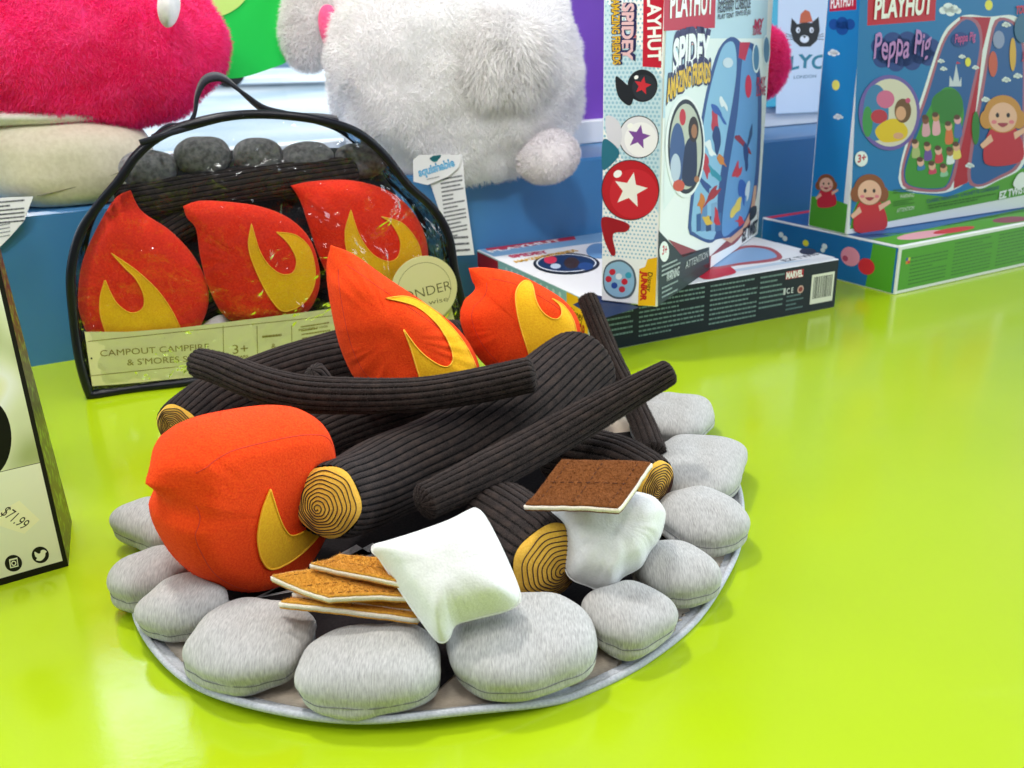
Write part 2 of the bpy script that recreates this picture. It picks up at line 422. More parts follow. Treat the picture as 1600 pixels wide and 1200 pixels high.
# ================================================================== SETTING
WD = Vector((.891, .454, 0)); WN = Vector((.454, -.891, 0))          # ledge direction, and its normal towards the shop
WP = Vector((-.65, 1.235, 0))
m, nt, b = nmat('lime_laminate')
co = coords(nt); n1 = N(nt, 'ShaderNodeTexNoise'); n1.inputs['Scale'].default_value = 3; n1.inputs['Detail'].default_value = 6; nt.links.new(co, n1.inputs['Vector'])
nt.links.new(ramp(nt, n1.outputs[0], [(.3, (.375, .53, .005)), (.7, (.41, .565, .008))]), b.inputs['Base Color'])
nt.links.new(ramp(nt, n1.outputs[0], [(.3, (.13, .13, .13)), (.7, (.21, .21, .21))]), b.inputs['Roughness'])
n2 = N(nt, 'ShaderNodeTexNoise'); n2.inputs['Scale'].default_value = 260; nt.links.new(co, n2.inputs['Vector']); bump(nt, b, n2.outputs[0], .10, .0006)
n4 = N(nt, 'ShaderNodeTexNoise'); n4.inputs['Scale'].default_value = 14; n4.inputs['Detail'].default_value = 8; n4.inputs['Roughness'].default_value = .7; nt.links.new(coords(nt, (1, 2.2, 1), (0, 0, .6)), n4.inputs['Vector'])
nt.links.new(ramp(nt, n4.outputs[0], [(.35, (.11, .11, .11)), (.55, (.17, .17, .17)), (.75, (.30, .30, .30))]), b.inputs['Roughness'])
b.inputs['Specular IOR Level'].default_value = .6
A = WP-WD*.9; B = WP+WD*2.2
obj('table_surface', [A, B, B+WN*2.6, A+WN*2.6, A-Vector((0, 0, .03)), B-Vector((0, 0, .03)), B+WN*2.6-Vector((0, 0, .03)), A+WN*2.6-Vector((0, 0, .03))],
    [(3, 2, 1, 0), (4, 5, 6, 7), (0, 1, 5, 4), (2, 3, 7, 6), (1, 2, 6, 5), (3, 0, 4, 7)], m, smooth=False, kind='structure')
M_blue = paint('blue_paint', (.045, .19, .42), (.052, .21, .45), .3, 3, .04)
LZ = .207
t = thing('window_ledge', 'glossy blue painted window ledge running behind the green table', 'ledge', WP)
box('ledge_body', WP-WD*.9-Vector((0, 0, .05))-WN*.24, WD*3.2, WN*.24, Vector((0, 0, LZ+.05)), M_blue, t, .004)
t = thing('window', 'shop window with white frame and coloured vinyl behind the plush toys', 'window', WP-WN*.17+Vector((0, 0, LZ)))
WO = WP-WN*.17
M_wht = paint('white_trim', (.74, .77, .80), (.80, .82, .84), .4)
box('window_frame', WO-WD*.9+Vector((0, 0, LZ+.0005))-WN*.04, WD*3.2, WN*.04, Vector((0, 0, .042)), M_wht, t, .002)
# pane
m, nt, b = nmat('window_glass'); nt.nodes.remove(b); out = nt.nodes['Material Output']
tr = N(nt, 'ShaderNodeBsdfTransparent'); gl = N(nt, 'ShaderNodeBsdfGlossy'); gl.inputs['Roughness'].default_value = .02; fr_ = N(nt, 'ShaderNodeFresnel'); mx = N(nt, 'ShaderNodeMixShader')
nt.links.new(fr_.outputs[0], mx.inputs[0]); nt.links.new(tr.outputs[0], mx.inputs[1]); nt.links.new(gl.outputs[0], mx.inputs[2]); nt.links.new(mx.outputs[0], out.inputs[0])
WZ = LZ+.042
def wallp(s, z, o=0): return WO+WD*s+Vector((0, 0, z))-WN*(.03+o)
box('glass_pane', wallp(-.9, WZ), WD*3.2, -WN*.005, Vector((0, 0, 3)), m, t, .0005)
WF = Frame(WO-WN*.0275, WD, (0, 0, 1))
def vinyl(name, pts, c, c2, smooth=True):
    a = Art(WF, 0); a.k = 1; U = WF.L(pts)
    U = cr_closed(U, 90) if smooth else np.array(U); U = np.array([(x, max(y, WZ+.0005)) for x, y in U])
    n = len(U); V = np.vstack([WF.arr(np.c_[U, np.zeros(n)]), WF.arr(np.c_[U, np.full(n, .0012)])])
    mt = paint('vinyl_'+name, c, c2, .45)
    return obj('vinyl_decal', V, [tuple(range(n-1, -1, -1)), tuple(range(n, 2*n))]+[(i, (i+1) % n, n+(i+1) % n, n+i) for i in range(n)], mt, t, smooth=False)
o = vinyl('green', [(300, -160), (300, 105), (335, 118), (372, 122), (420, 108), (455, 92), (520, 40), (560, -60), (500, -180)], (.004, .58, .07), (.006, .64, .09)); o['label'] = 'bright green vinyl decal'
o = vinyl('lime', [(300, -120), (298, 0), (318, 22), (345, 25), (378, 5), (392, -30), (380, -120)], (.50, .80, .18), (.58, .85, .25)); o.location = WN*.0016; o['label'] = 'lime disc on the green decal'
o = vinyl('violet_blocker', [(1352, 260), (1352, -2500), (2300, -2500), (2300, 260)], (.145, .045, .40), (.165, .055, .45), False); o['label'] = 'unseen purple panel added behind the upright blue box to block sky'  # panel added out of view to keep sky glare off the table
o = vinyl('purple', [(800, 260), (800, -2500), (1120, -2500), (1120, 260)], (.145, .045, .40), (.165, .055, .45), False); o['label'] = 'purple vinyl panel'  # real panel, carried far up out of view to block the sky
# outdoors, past the window
GZ = -.62
M_road = paint('pale_concrete', (.22, .34, .42), (.72, .74, .75), .8, .35)
obj('street', [(-60, 4, GZ), (60, 4, GZ), (60, 90, GZ), (-60, 90, GZ)], [(0, 1, 2, 3)], M_road, smooth=False, kind='structure')
M_gr = paint('lawn_green', (.16, .32, .05), (.26, .44, .08), .95, .3)
obj('lawn', [(-60, 33, GZ+.01), (60, 33, GZ+.01), (60, 60, GZ+.01), (-60, 60, GZ+.01)], [(0, 1, 2, 3)], M_gr, smooth=False, kind='structure')
m, nt, b = nmat('sky_glow'); nt.nodes.remove(b); em = N(nt, 'ShaderNodeEmission'); em.inputs[0].default_value = (.78, .90, 1, 1); em.inputs[1].default_value = 5.5; nt.links.new(em.outputs[0], nt.nodes['Material Output'].inputs[0])
V = []; 
for j in range(5):
    for i in range(17):
        a = R(-20+220*i/16); V.append((110*math.cos(a), 110*math.sin(a), -2+22*j))
obj('sky', V, [(j*17+i, j*17+i+1, (j+1)*17+i+1, (j+1)*17+i) for j in range(4) for i in range(16)], m, kind='structure')
def car(x, y, c, ln, label):
    t = thing('parked_car', label, 'car', (x, y, GZ), 'cars parked outside the window')
    prof = [(-2.1, .35), (-2.1, .75), (-1.9, .9), (-1.2, .98), (-.75, 1.42), (.7, 1.45), (1.35, 1.0), (2.0, .92), (2.15, .6), (2.1, .35)]
    n = len(prof); V = [(x+p*ln, y+s*(.85 if z < 1.1 else .68), GZ+z) for s in (-1, 1) for p, z in prof]
    obj('car_body', V, [tuple(range(n-1, -1, -1)), tuple(range(n, 2*n))]+[(i, (i+1) % n, n+(i+1) % n, n+i) for i in range(n)], plain('car_paint_'+c[0], c[1], .25, coat=.6), t, smooth=False)
    gp = [(-1.0, 1.0), (-.68, 1.36), (.6, 1.38), (1.1, 1.02)]
    obj('side_window', [(x+p*ln, y-(.865 if z < 1.1 else .74), GZ+z) for p, z in gp], [(0, 1, 2, 3)], plain('car_glass', (.03, .05, .07), .1), t, smooth=False)
    for p in (-1.3, 1.3):
        a = np.linspace(0, 2*math.pi, 24, endpoint=False); V = [(x+p*ln+.33*math.cos(q), y+d, GZ+.33+.33*math.sin(q)) for d in (-.92, -.7) for q in a]
        obj('wheel', V, [tuple(range(24)), tuple(range(47, 23, -1))]+[(i, 24+i, 24+(i+1) % 24, (i+1) % 24) for i in range(24)], plain('tyre', (.02, .02, .022), .8), t, smooth=False)
car(-4.4, 21.5, ('blue', (.25, .42, .62)), 1, 'pale blue car parked on the bright street outside, between plush toys')
car(-9.2, 24, ('silver', (.6, .64, .68)), 1, 'silver car parked outside the window, beside the pink plush cap')
def tree(x, y, h, r, label, seed):
    t = thing('leafy_tree', label, 'tree', (x, y, GZ), 'trees across the street')
    V, Fc = tube(cr_open([(x, y, GZ), (x+.1, y, GZ+h*.35), (x-.05, y, GZ+h*.7)], 12), np.linspace(.22, .1, 12), 10); obj('trunk', V, Fc, paint('tree_bark', (.10, .07, .05), (.16, .12, .09), .9), t)
    rg = np.random.default_rng(seed); V = []; 
    for k in range(26):
        c = np.array([x, y, GZ+h*.68])+rg.normal(0, .45, 3)*np.array([r, r, r*.6]); q = rg.normal(0, 1, (110, 3)); q = c+q/np.linalg.norm(q, axis=1)[:, None]*(r*.42*rg.random((110, 1))**.4)
        V.append(q)
    V = np.vstack(V); n = len(V); d = rg.normal(0, .16, (n, 2, 3)); VV = np.stack([V, V+d[:, 0], V+d[:, 1]], 1).reshape(-1, 3)
    obj('crown', VV, np.arange(3*n).reshape(-1, 3), paint('leaf_green', (.09, .2, .025), (.2, .36, .06), .7, 1), t, smooth=False)
tree(-8.5, 38, 4.4, 2.2, 'bright green leafy tree outside, right of the pink plush cap', 3)
tree(-5.2, 42, 5, 2.6, 'leafy tree outside beside the white plush ear', 4)
tree(-12.5, 40, 5, 2.6, 'leafy tree outside behind the pink plush cap', 5)

# shop sign with the cat's head
pl = Frame(WO-WN*(-.012)+Vector((0, 0, 0)), WD, (0, 0, 1))
x0, _ = pl.P(1185, 100); x1, _ = pl.P(1345, 100)
t = thing('shop_sign', 'white sign with a black cat head in a blue frame, between the upright boxes', 'sign', pl.w((x0+x1)/2, WZ))
box('sign_frame', pl.w(x0, WZ-.001, -.03)+Vector((0, 0, .001)), WD*(x1-x0), -WN*-.03, Vector((0, 0, .232)), paint('cyan_frame', (.03, .42, .60), (.04, .46, .64), .35), t, .002)
a = Art(pl.off(.0002))
a.poly([(1212, 178), (1216, -4), (1330, -8), (1330, 172)], 'cfe0f2')
o = a.build('sign_panel', t)
a.k = 1
K = '14161c'
a.poly([(1237, 28), (1246, 38), (1257, 34), (1268, 36), (1279, 26), (1281, 48), (1276, 64), (1266, 73), (1250, 73), (1240, 64), (1235, 48)], K)
a.poly([(1249, 36), (1251, 22), (1258, 15), (1265, 18), (1270, 34)], 'c8603c')
for x in (1247, 1268): a.ell(x, 47, 3.2, 4.5, 'e8eef6'); a.ell(x+.6, 47.5, 1, 2.4, K)
a.ell(1257, 61, 7, 6, 'e8eef6'); a.poly([(1254, 56), (1260, 56), (1257, 60)], K)
for s, x in ((-1, 1240), (1, 1275)):
    for d in (-4, 0, 5): a.poly([(x, 58+d*.5), (x+s*12, 56+d), (x+s*12, 57+d), (x, 59.2+d*.5)], K, up=False)
a.text('JELLYCAT', (1188, 112), (1328, 102), .026, '2a7f96', bold=.03, wob=.08)
a.text('LONDON', (1240, 123), (1275, 121), .006, '6a8ba0')
a.build('cat_logo', t)

# ================================================================== CAMPFIRE MAT
MC = Vector((-0.0560, 0.7780, 0)); MR = 0.2764; OA = -0.0479; OB = 0.0551
def oor(a): return 1+OA*math.cos(2*a)+OB*math.sin(2*a)+.003*math.sin(5*a)
t = thing('campfire_mat', 'round grey-edged play mat with a ring of stuffed grey stones on the green table', 'play mat', MC)
Vm = []; Fm = []; NA = 220; rad = [0, .08, .16, .22, .25, .268, MR-.013, MR-.006, MR]
def matz(r, a):
    e = max(0, (r-.24)/(MR-.24)); return .003+e**2*(.004+.0045*math.sin(a*3+1)+.0025*math.sin(a*7)+.0015*math.sin(a*13+2))
for r in rad:
    for i in range(NA):
        a = 2*math.pi*i/NA; q = r*oor(a); Vm.append((MC.x+q*math.cos(a), MC.y+q*math.sin(a), max(.0025, matz(r, a))))
idx = []
for j in range(len(rad)-1):
    for i in range(NA): Fm.append((j*NA+i, (j+1)*NA+i, (j+1)*NA+(i+1) % NA, j*NA+(i+1) % NA)); idx.append(1 if j >= 6 else 0)
o = obj('mat_cloth', Vm, Fm, [M_matbeige, M_bind], t, idx=idx)
mod = o.modifiers.new('s', 'SOLIDIFY'); mod.thickness = .003; mod.offset = -1; mod.use_rim = True; mod.material_offset_rim = 0
V, Fc = tube([(MC.x+MR*oor(a)*math.cos(a), MC.y+MR*oor(a)*math.sin(a), max(.0025, matz(MR, a))-.0005) for a in np.linspace(0, 2*math.pi, NA, endpoint=False)], .0026, 8, True)
obj('edge_binding', V, Fc, M_bind, t)
U = []; rg = random.Random(5)
for k in range(44):
    a = 2*math.pi*k/44; r = ((.236 if k % 2 else .205)+rg.uniform(-.010, .010))*oor(a); U.append((MC.x+r*math.cos(a), MC.y+r*math.sin(a), .0045))
obj('fire_print', U, [tuple(range(44))], M_matdark, t, smooth=False)
ac = Acc()
for (px, py), L_, wd_, an in (((520, 878), .06, .016, 42), ((548, 872), .055, .014, 40), ((575, 868), .05, .012, 38), ((455, 915), .05, .02, 36), ((430, 925), .04, .016, 30), ((600, 865), .04, .01, 36)):
    p = az(px, py, .0051); d = Vector((math.cos(R(an)), math.sin(R(an)), 0)); s_ = Vector((-d.y, d.x, 0)); p.z = .0053
    ac.add([p-d*L_*.5, p+d*L_*.5-s_*wd_*.6, p+d*L_*.5+s_*wd_*.6], [(0, 1, 2)])
ac.build('flame_print', M_matgrey, t)

def stone(px, py, w_px, h_px, ang, th=.05, e=.85, zc=None, seed=0, rad_=None):
    e = .74+.1*math.sin(seed*1.7)
    w_px *= 1.0; h_px *= .955; th *= .84
    zc = th*.5+.004 if zc is None else zc
    c = az(px, py, zc); dep = (CR.transposed() @ (c-CO)).z*-1; s = dep/F
    a = w_px*s/2; dp = math.atan2(H-zc, math.hypot(c.x, c.y)); hh = h_px*s/2
    bq = math.sqrt(max(hh**2-(th/2*math.cos(dp))**2, (hh*.5)**2))/math.sin(dp) if rad_ is None else rad_
    ca, sa = math.cos(R(ang)), math.sin(R(ang))
    V, Fc = ellipsoid(c, [(a*ca, a*sa, 0), (-bq*sa, bq*ca, 0), (0, 0, th/2)], 72, 40, e, .78, .005, 20, seed)
    V = np.array(V)
    for i in range(len(V)):                               # rests on the mat; gathered at the low seam
        rr = math.hypot(V[i][0]-MC.x, V[i][1]-MC.y); zf = .004
        if V[i][2] < zf: V[i][2] = zf+.002*0
        q = (V[i][2]-(zc-th*.06)); pk = math.exp(-(q/.004)**2)
        an = math.atan2(V[i][1]-c.y, V[i][0]-c.x)
        k = -pk*(.0016+.0006*math.sin(an*23+seed)*math.sin(an*9))
        V[i][:2] += k*np.array([math.cos(an), math.sin(an)])
    mt = jersey(seed % 6, (R(20*(seed % 5)), R(15*(seed % 3)), R(-ang+90+25*math.sin(seed*2.1))))
    o = obj('stone', V, Fc, mt, t)
    # seam stitching round the low side
    zs = zc-th*.06; P = []
    rows = V.reshape(41, 72, 3)
    for i in range(72):
        col = rows[:, i, :]; j = np.argmin(abs(col[:, 2]-zs)); j = min(max(j, 1), 39)
        z0, z1 = col[j-1][2], col[j][2]; f = 0 if z1 == z0 else np.clip((zs-z0)/(z1-z0), 0, 1); p = col[j-1]*(1-f)+col[j]*f
        P.append(p)
    P = np.array(P); sm = (np.roll(P, 1, 0)+P+np.roll(P, -1, 0))/3
    sm[:, 2] += .0004*np.sin(np.arange(72)*.9+seed)
    sm[:, 0] += (sm[:, 0]-c.x)*.010; sm[:, 1] += (sm[:, 1]-c.y)*.010; V2, F2 = tube(sm, .00030, 5, True); obj('seam', V2, F2, M_jseam, o)
    return o
ST = [(580, 1044, 236, 140, 3, .050), (814, 1006, 240, 156, 18, .052), (392, 1006, 192, 136, -14, .048), (985, 963, 132, 106, 32, .044), (1054, 893, 126, 100, 25, .044),
      (1094, 812, 134, 104, 20, .046), (1090, 733, 138, 118, -22, .05), (1050, 655, 116, 84, -25, .048), (288, 950, 130, 100, -28, .044), (236, 904, 92, 92, -35, .044), (240, 822, 90, 92, 55, .046)]
for i, s_ in enumerate(ST): stone(*s_, seed=i)
for i, dg in enumerate((62, 80, 98, 116, 134, 152)):       # far side of the ring, behind the logs
    c = MC+Vector((math.cos(R(dg)), math.sin(R(dg)), 0))*(MR-.045)
    V, Fc = ellipsoid(c+Vector((0, 0, .024)), [Vector((-math.sin(R(dg)), math.cos(R(dg)), 0))*.042, Vector((math.cos(R(dg)), math.sin(R(dg)), 0))*.032, (0, 0, .02)], 48, 28, .85, .92, .004, 22, i)
    V[:, 2] = np.maximum(V[:, 2], .004); obj('stone', V, Fc, jersey(i % 6, (0, 0, R(dg))), t)

# ================================================================== LOGS AND STICKS
GI = [None]
M_lint = plain('brown_lint', (.075, .056, .048), .9)
M_groove = fabric('corduroy_groove_shade', (.003, .0024, .0024), (.010, .008, .008), 300, 1, 0, .3, .0004)  # ground weave, made near-black so the grooves carry shade in their colour
def woven(path, r, wale=.0070, amp=.0021, ends=(1, 1), n=110, seed=0, flat=1.0):
    """corduroy tube: ribs along its length; ends 1 = rounded, 0 = open edge rolled in for a cap"""
    P = cr_open(path, n); L = np.linalg.norm(np.diff(P, axis=0), axis=1).sum()
    rr = np.interp(np.linspace(0, 1, n), np.linspace(0, 1, len(r)), r) if hasattr(r, '__len__') else np.full(n, r)
    d = np.linspace(0, L, n); rm = rr.mean(); ER = (.5 if rm > .02 else .38)*rm
    t_ = np.minimum(d, L-d)
    # extra rings near the ends
    q = np.unique(np.r_[np.linspace(0, L, n), ER*(1-np.cos(np.linspace(0, math.pi/2, 12))), L-ER*(1-np.cos(np.linspace(0, math.pi/2, 12)))])
    q = q[np.r_[True, np.diff(q) > 4e-4]]; q[-1] = L
    P = np.stack([np.interp(q, d, P[:, k]) for k in range(3)], 1); rr = np.interp(q, d, rr); n = len(q)
    f = np.ones(n)
    for s, dd in ((0, q), (1, L-q)):
        x = np.clip(1-dd/ER, 0, 1); f *= np.sqrt(1-x**2*.995) if ends[s] else (1-.07*x**2.5)
    wale = wale if rm > .02 else wale*.8; nr = int(round(2*math.pi*rm/wale)); seg = nr*8; ang = np.linspace(0, 2*math.pi, seg, endpoint=False)
    rib = amp*(np.abs(np.sin(ang*nr/2))**.45-.65)
    T = np.gradient(P, axis=0); T /= np.linalg.norm(T, axis=1)[:, None]; a = np.cross(T[0], [0, 0, 1.]); a /= np.linalg.norm(a); V = []; FR = []
    for i in range(n):
        a = a-T[i]*a.dot(T[i]); a /= np.linalg.norm(a); b_ = np.cross(T[i], a); FR.append((P[i], T[i], a, b_))
        tw = .25*math.sin(q[i]*9+seed); A_ = ang+tw
        wv = np.array([noise.noise(Vector((math.cos(x)*1.3+seed, math.sin(x)*1.3, q[i]*14))) for x in ang[::8]]); wv = np.interp(ang, ang[::8], wv, period=2*math.pi)
        R_ = (rr[i]*(1+.06*wv))*f[i]+rib*min(1, f[i]*1.5)
        V.append(P[i]+R_[:, None]*(np.cos(A_)[:, None]*a+np.sin(A_)[:, None]*b_*flat))
    V = np.vstack(V); Fc = [(i*seg+k, i*seg+(k+1) % seg, (i+1)*seg+(k+1) % seg, (i+1)*seg+k) for i in range(n-1) for k in range(seg)]
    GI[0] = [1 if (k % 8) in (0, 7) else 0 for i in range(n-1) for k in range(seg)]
    return V, Fc, FR, rr
def capend(t, FRm, r, sgn, seed):
    P, T, a, b_ = [np.array(x) for x in FRm]; nrm = T*sgn; rg = random.Random(seed); oc = (rg.uniform(-.25, .25), rg.uniform(-.25, .25))
    V = [P+nrm*r*.28]; NR = 14; NS = 72
    hgt = lambda s: r*.28*(1-s*s)**.55 if s < 1 else 0
    for j in range(1, NR+1):
        s = j/NR
        for k in range(NS):
            an = 2*math.pi*k/NS; q = s*r*(1+.03*math.sin(an*5+seed)); V.append(P+nrm*(hgt(min(s, 1))+.0006*(1-s))+q*(math.cos(an)*a+math.sin(an)*b_))
    Fc = [(0, 1+k, 1+(k+1) % NS) for k in range(NS)]+[(1+(j-1)*NS+k, 1+j*NS+k, 1+j*NS+(k+1) % NS, 1+(j-1)*NS+(k+1) % NS) for j in range(1, NR) for k in range(NS)]
    e = obj('end_face', V, Fc, M_end, t)
    ac = Acc(); turns = 9.3; Q = []
    m_ = int(turns*64)
    for i in range(m_):
        u = i/m_; an = u*turns*2*math.pi*1.0; s = .03+u*.9; s += .018*math.sin(an*7+seed)*u+.012*math.sin(an*3.3+2)*u
        x = s*math.cos(an)+oc[0]*(1-u); y = s*math.sin(an)+oc[1]*(1-u); ss = min(math.hypot(x, y), .985)
        Q.append(P+nrm*(hgt(ss)+.0006*(1-ss)+.0003)+r*(x*a+y*b_))
    V2, F2 = tube(Q, .00046, 5); obj('growth_rings', V2, F2, M_thread, e)
def log(label, path, r, cap=None, group='stuffed corduroy logs in the fire', name='toy_log', cat='toy log', seed=0, twig=None):
    base = Vector(path[0]); t = thing(name, label, cat, base, group)
    ends = (0 if cap == 0 else 1, 1)
    V, Fc, FR, rr = woven(path, r, ends=ends, seed=seed)
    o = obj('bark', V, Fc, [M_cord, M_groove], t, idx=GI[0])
    if cap != 0: VV, FF = fur(V, Fc, 16000, .0011, .00022, (0, 0, -.1), .8, 0, seed); obj('fuzz', VV, FF, M_lint, o, smooth=False)
    if cap == 0: capend(t, FR[0], rr[0]*.935, -1, seed)
    VV, FF = fur(V, Fc, 26000, .0011, .00022, (0, 0, -.1), .8, 0, seed); obj('fuzz', VV, FF, M_lint, o, smooth=False)
    if twig:
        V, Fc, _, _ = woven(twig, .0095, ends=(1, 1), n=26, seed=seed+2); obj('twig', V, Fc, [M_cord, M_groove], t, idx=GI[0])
    return t
G2 = 'stuffed corduroy sticks in the fire'
log('thick dark corduroy log across the middle, its big yellow ringed end facing left', [ay(512, 784, .645), ay(556, 768, .69), ay(620, 740, .745), az(710, 704, .058), az(800, 655, .072), az(880, 595, .084), az(922, 562, .092)], [.0295, .034, .0375, .040, .042, .042, .040], 0, seed=1)
log('dark corduroy log pointing at the viewer between the two marshmallows, yellow end low down', [az(857, 878, .046), az(808, 838, .044), az(765, 806, .042)], [.0325, .034, .033], 0, seed=2)
log('short dark corduroy log under the chocolate square, yellow end facing right', [az(1024, 757, .046), az(965, 728, .048), az(900, 712, .05), az(850, 700, .052)], [.0235, .027, .028, .027], 0, seed=3)
log('dark corduroy log lying low in the gap behind the front left flame', [az(410, 720, .028), az(520, 672, .03), az(690, 628, .03)], [.026, .028, .028], None, seed=15)
log('long dark corduroy log at the back left with its yellow end behind the front flame', [az(279, 668, .060), az(340, 628, .062), az(450, 585, .070), az(560, 552, .078), az(620, 540, .08)], [.026, .03, .031, .031, .03], 0, seed=4)
log('dark corduroy log standing up between the two rear flames', [ay(700, 500, 1.04), ay(702, 540, 1.03), ay(700, 620, 1.0)], [.027, .03, .03], None, seed=5)
log('dark forked corduroy stick lying across the front of the upright flames', [az(306, 566, .128), az(350, 578, .128), az(430, 606, .125), az(510, 618, .122), az(650, 616, .122), az(760, 600, .127), az(838, 584, .135)], [.0135, .0155, .016, .0155, .0148, .0148, .0150], None, G2, 'toy_stick', 'toy stick', 6,
    twig=[ay(512, 612, .80), ay(500, 592, .795), ay(487, 577, .79)])
log('long straight dark corduroy stick running diagonally up to the right in front', [az(656, 788, .074), az(760, 738, .08), az(860, 684, .092), az(960, 628, .112), az(1052, 578, .135)], [.0140, .0165, .0165, .0145, .0110], None, G2, 'toy_stick', 'toy stick', 7)
log('dark corduroy stick poking up behind the thick log, beside the right rear flame', [ay(1022, 712, .80), ay(1003, 660, .86), ay(955, 560, .945), ay(916, 462, 1.0)], [.0120, .0115, .0105, .0100], None, G2, 'toy_stick', 'toy stick', 8)

# ================================================================== FLAMES
def flame(fr, outline, app, T, w0, label, group, mt=M_orange, fz=0, seed=0, dome=.35, name='toy_flame', pucker=.02, wr=.0015, seams=True, tip=.055):
    base = fr.w(*[sum(x)/len(outline) for x in zip(*fr.L(outline))]); base = Vector((base.x, base.y, min(base.z, .2)))
    t = thing(name, label, 'toy flame', base, group)
    p = Pillow(fr, fr.L(outline), T, w0, dome, 240, 26, pucker=pucker, wr=wr, wrs=22, seed=seed, tip=tip)
    body = obj('flame_body', p.V, p.F, mt, t)
    if fz:
        V, FF = fur(p.V, p.F, fz, .0013, .00028, (0, 0, -.2), .6, 60, seed)
        obj('fuzz', V, FF, mt, body, smooth=False)
    if seams: p.seam(w0*.45, 'seam', M_orangeseam, body)
    p.patch(fr.off(T*.92).L(app), 'flame_applique', M_yel, t, thread=M_yelthread)
    return p
GF = 'stuffed orange flames in the campfire'
f1 = Frame(az(385, 800, .075)+Vector((-.0, .008, 0)), (.66, .75, .0), (.08, -.10, 1))
flame(f1, [(229, 757), (229, 757), (256, 712), (312, 668), (385, 648), (450, 640), (487, 650), (502, 690), (502, 760), (480, 830), (440, 885), (385, 910), (335, 910), (290, 888), (262, 850), (250, 815), (258, 786), (247, 771)],
      [(418, 762), (418, 762), (429, 800), (441, 825), (455, 834), (485, 822), (500, 812), (497, 835), (462, 868), (425, 888), (406, 872), (398, 835), (404, 795)], .040, .021, 'plump bright orange flame lying front left on the grey stones, a single yellow spike showing', GF, fz=60000, seed=1, tip=.035, dome=.2, pucker=.008, wr=.0008)
f2 = Frame(ay(640, 540, .90), (1, .12, 0), (0, .28, 1))
flame(f2, [(517, 383), (517, 383), (552, 397), (605, 434), (665, 474), (712, 510), (740, 548), (752, 592), (742, 618), (690, 632), (610, 630), (562, 600), (534, 550), (517, 480), (510, 420)],
      [(603, 466), (603, 466), (640, 464), (682, 487), (720, 527), (742, 565), (748, 595), (735, 616), (672, 622), (656, 590), (642, 545), (630, 514), (630, 514), (655, 547), (680, 567), (699, 573), (708, 560), (700, 533), (680, 503), (648, 478)],
      .034, .028, 'tall pointed orange flame standing in the middle behind the forked stick', GF, fz=50000, seed=2, pucker=.05, wr=.0025)
f3 = Frame(ay(810, 500, .965), (1, .05, 0), (0, .3, 1))
flame(f3, [(732, 419), (732, 419), (760, 418), (805, 427), (852, 450), (888, 476), (906, 510), (902, 560), (862, 592), (785, 588), (742, 552), (720, 505), (724, 472), (742, 452), (737, 437)],
      [(818, 439), (832, 441), (838, 470), (850, 490), (868, 499), (878, 491), (876, 477), (864, 466), (864, 466), (885, 479), (901, 510), (902, 555), (858, 585), (838, 580), (822, 540), (809, 495), (806, 458)],
      .034, .027, 'smaller orange flame at the back right with its tip bent to the left', GF, fz=40000, seed=3)

# ================================================================== MARSHMALLOWS
GMM = 'stuffed white marshmallows'
def plane3(a, b, c):                              # a->b is u
    a, b, c = map(Vector, (a, b, c)); return Frame(a, b-a, c-a)
def marsh(pa, pb, pc, outline, T, w0, label, seed, wr=.003):
    a, b, c = az(*pa), az(*pb), az(*pc); fr = Frame(a, b-a, -(c-a))
    t = thing('toy_marshmallow', label, 'toy marshmallow', c, GMM)
    p = Pillow(fr, fr.L(outline), T, w0, .62, 240, 30, pucker=.035, wr=wr, wrs=38, seed=seed, back=T, puff=True)
    ob = obj('pillow_body', p.V, p.F, M_white, t); md = ob.modifiers.new('soft', 'SMOOTH'); md.factor = .5; md.iterations = 14
    U = p.o; V, Fc = tube(fr.arr(np.c_[U, np.zeros(len(U))]), .0007, 6, True); obj('seam_edge', V, Fc, M_white, t); return p
marsh((585, 857, .092), (742, 797, .112), (690, 1003, .048), [(584, 852), (582, 862), (592, 872), (612, 902), (634, 936), (658, 970), (680, 998), (692, 1004), (702, 996), (712, 976), (745, 966), (785, 956), (806, 946), (813, 934), (808, 914), (796, 884), (778, 845), (758, 808), (744, 795), (732, 798), (700, 814), (650, 832), (605, 846)], .027, .030, 'square white marshmallow cushion at the front, leaning over the crackers', 1, .0015)
marsh((866, 800, .074), (1030, 800, .066), (938, 920, .028), [(858, 796), (900, 772), (960, 766), (1014, 774), (1036, 794), (1038, 812), (1030, 840), (1014, 862), (1000, 886), (972, 902), (958, 920), (944, 925), (920, 916), (890, 902), (878, 870), (866, 830)], .030, .028, 'crumpled white marshmallow cushion below the chocolate square, on the right', 2, .002)

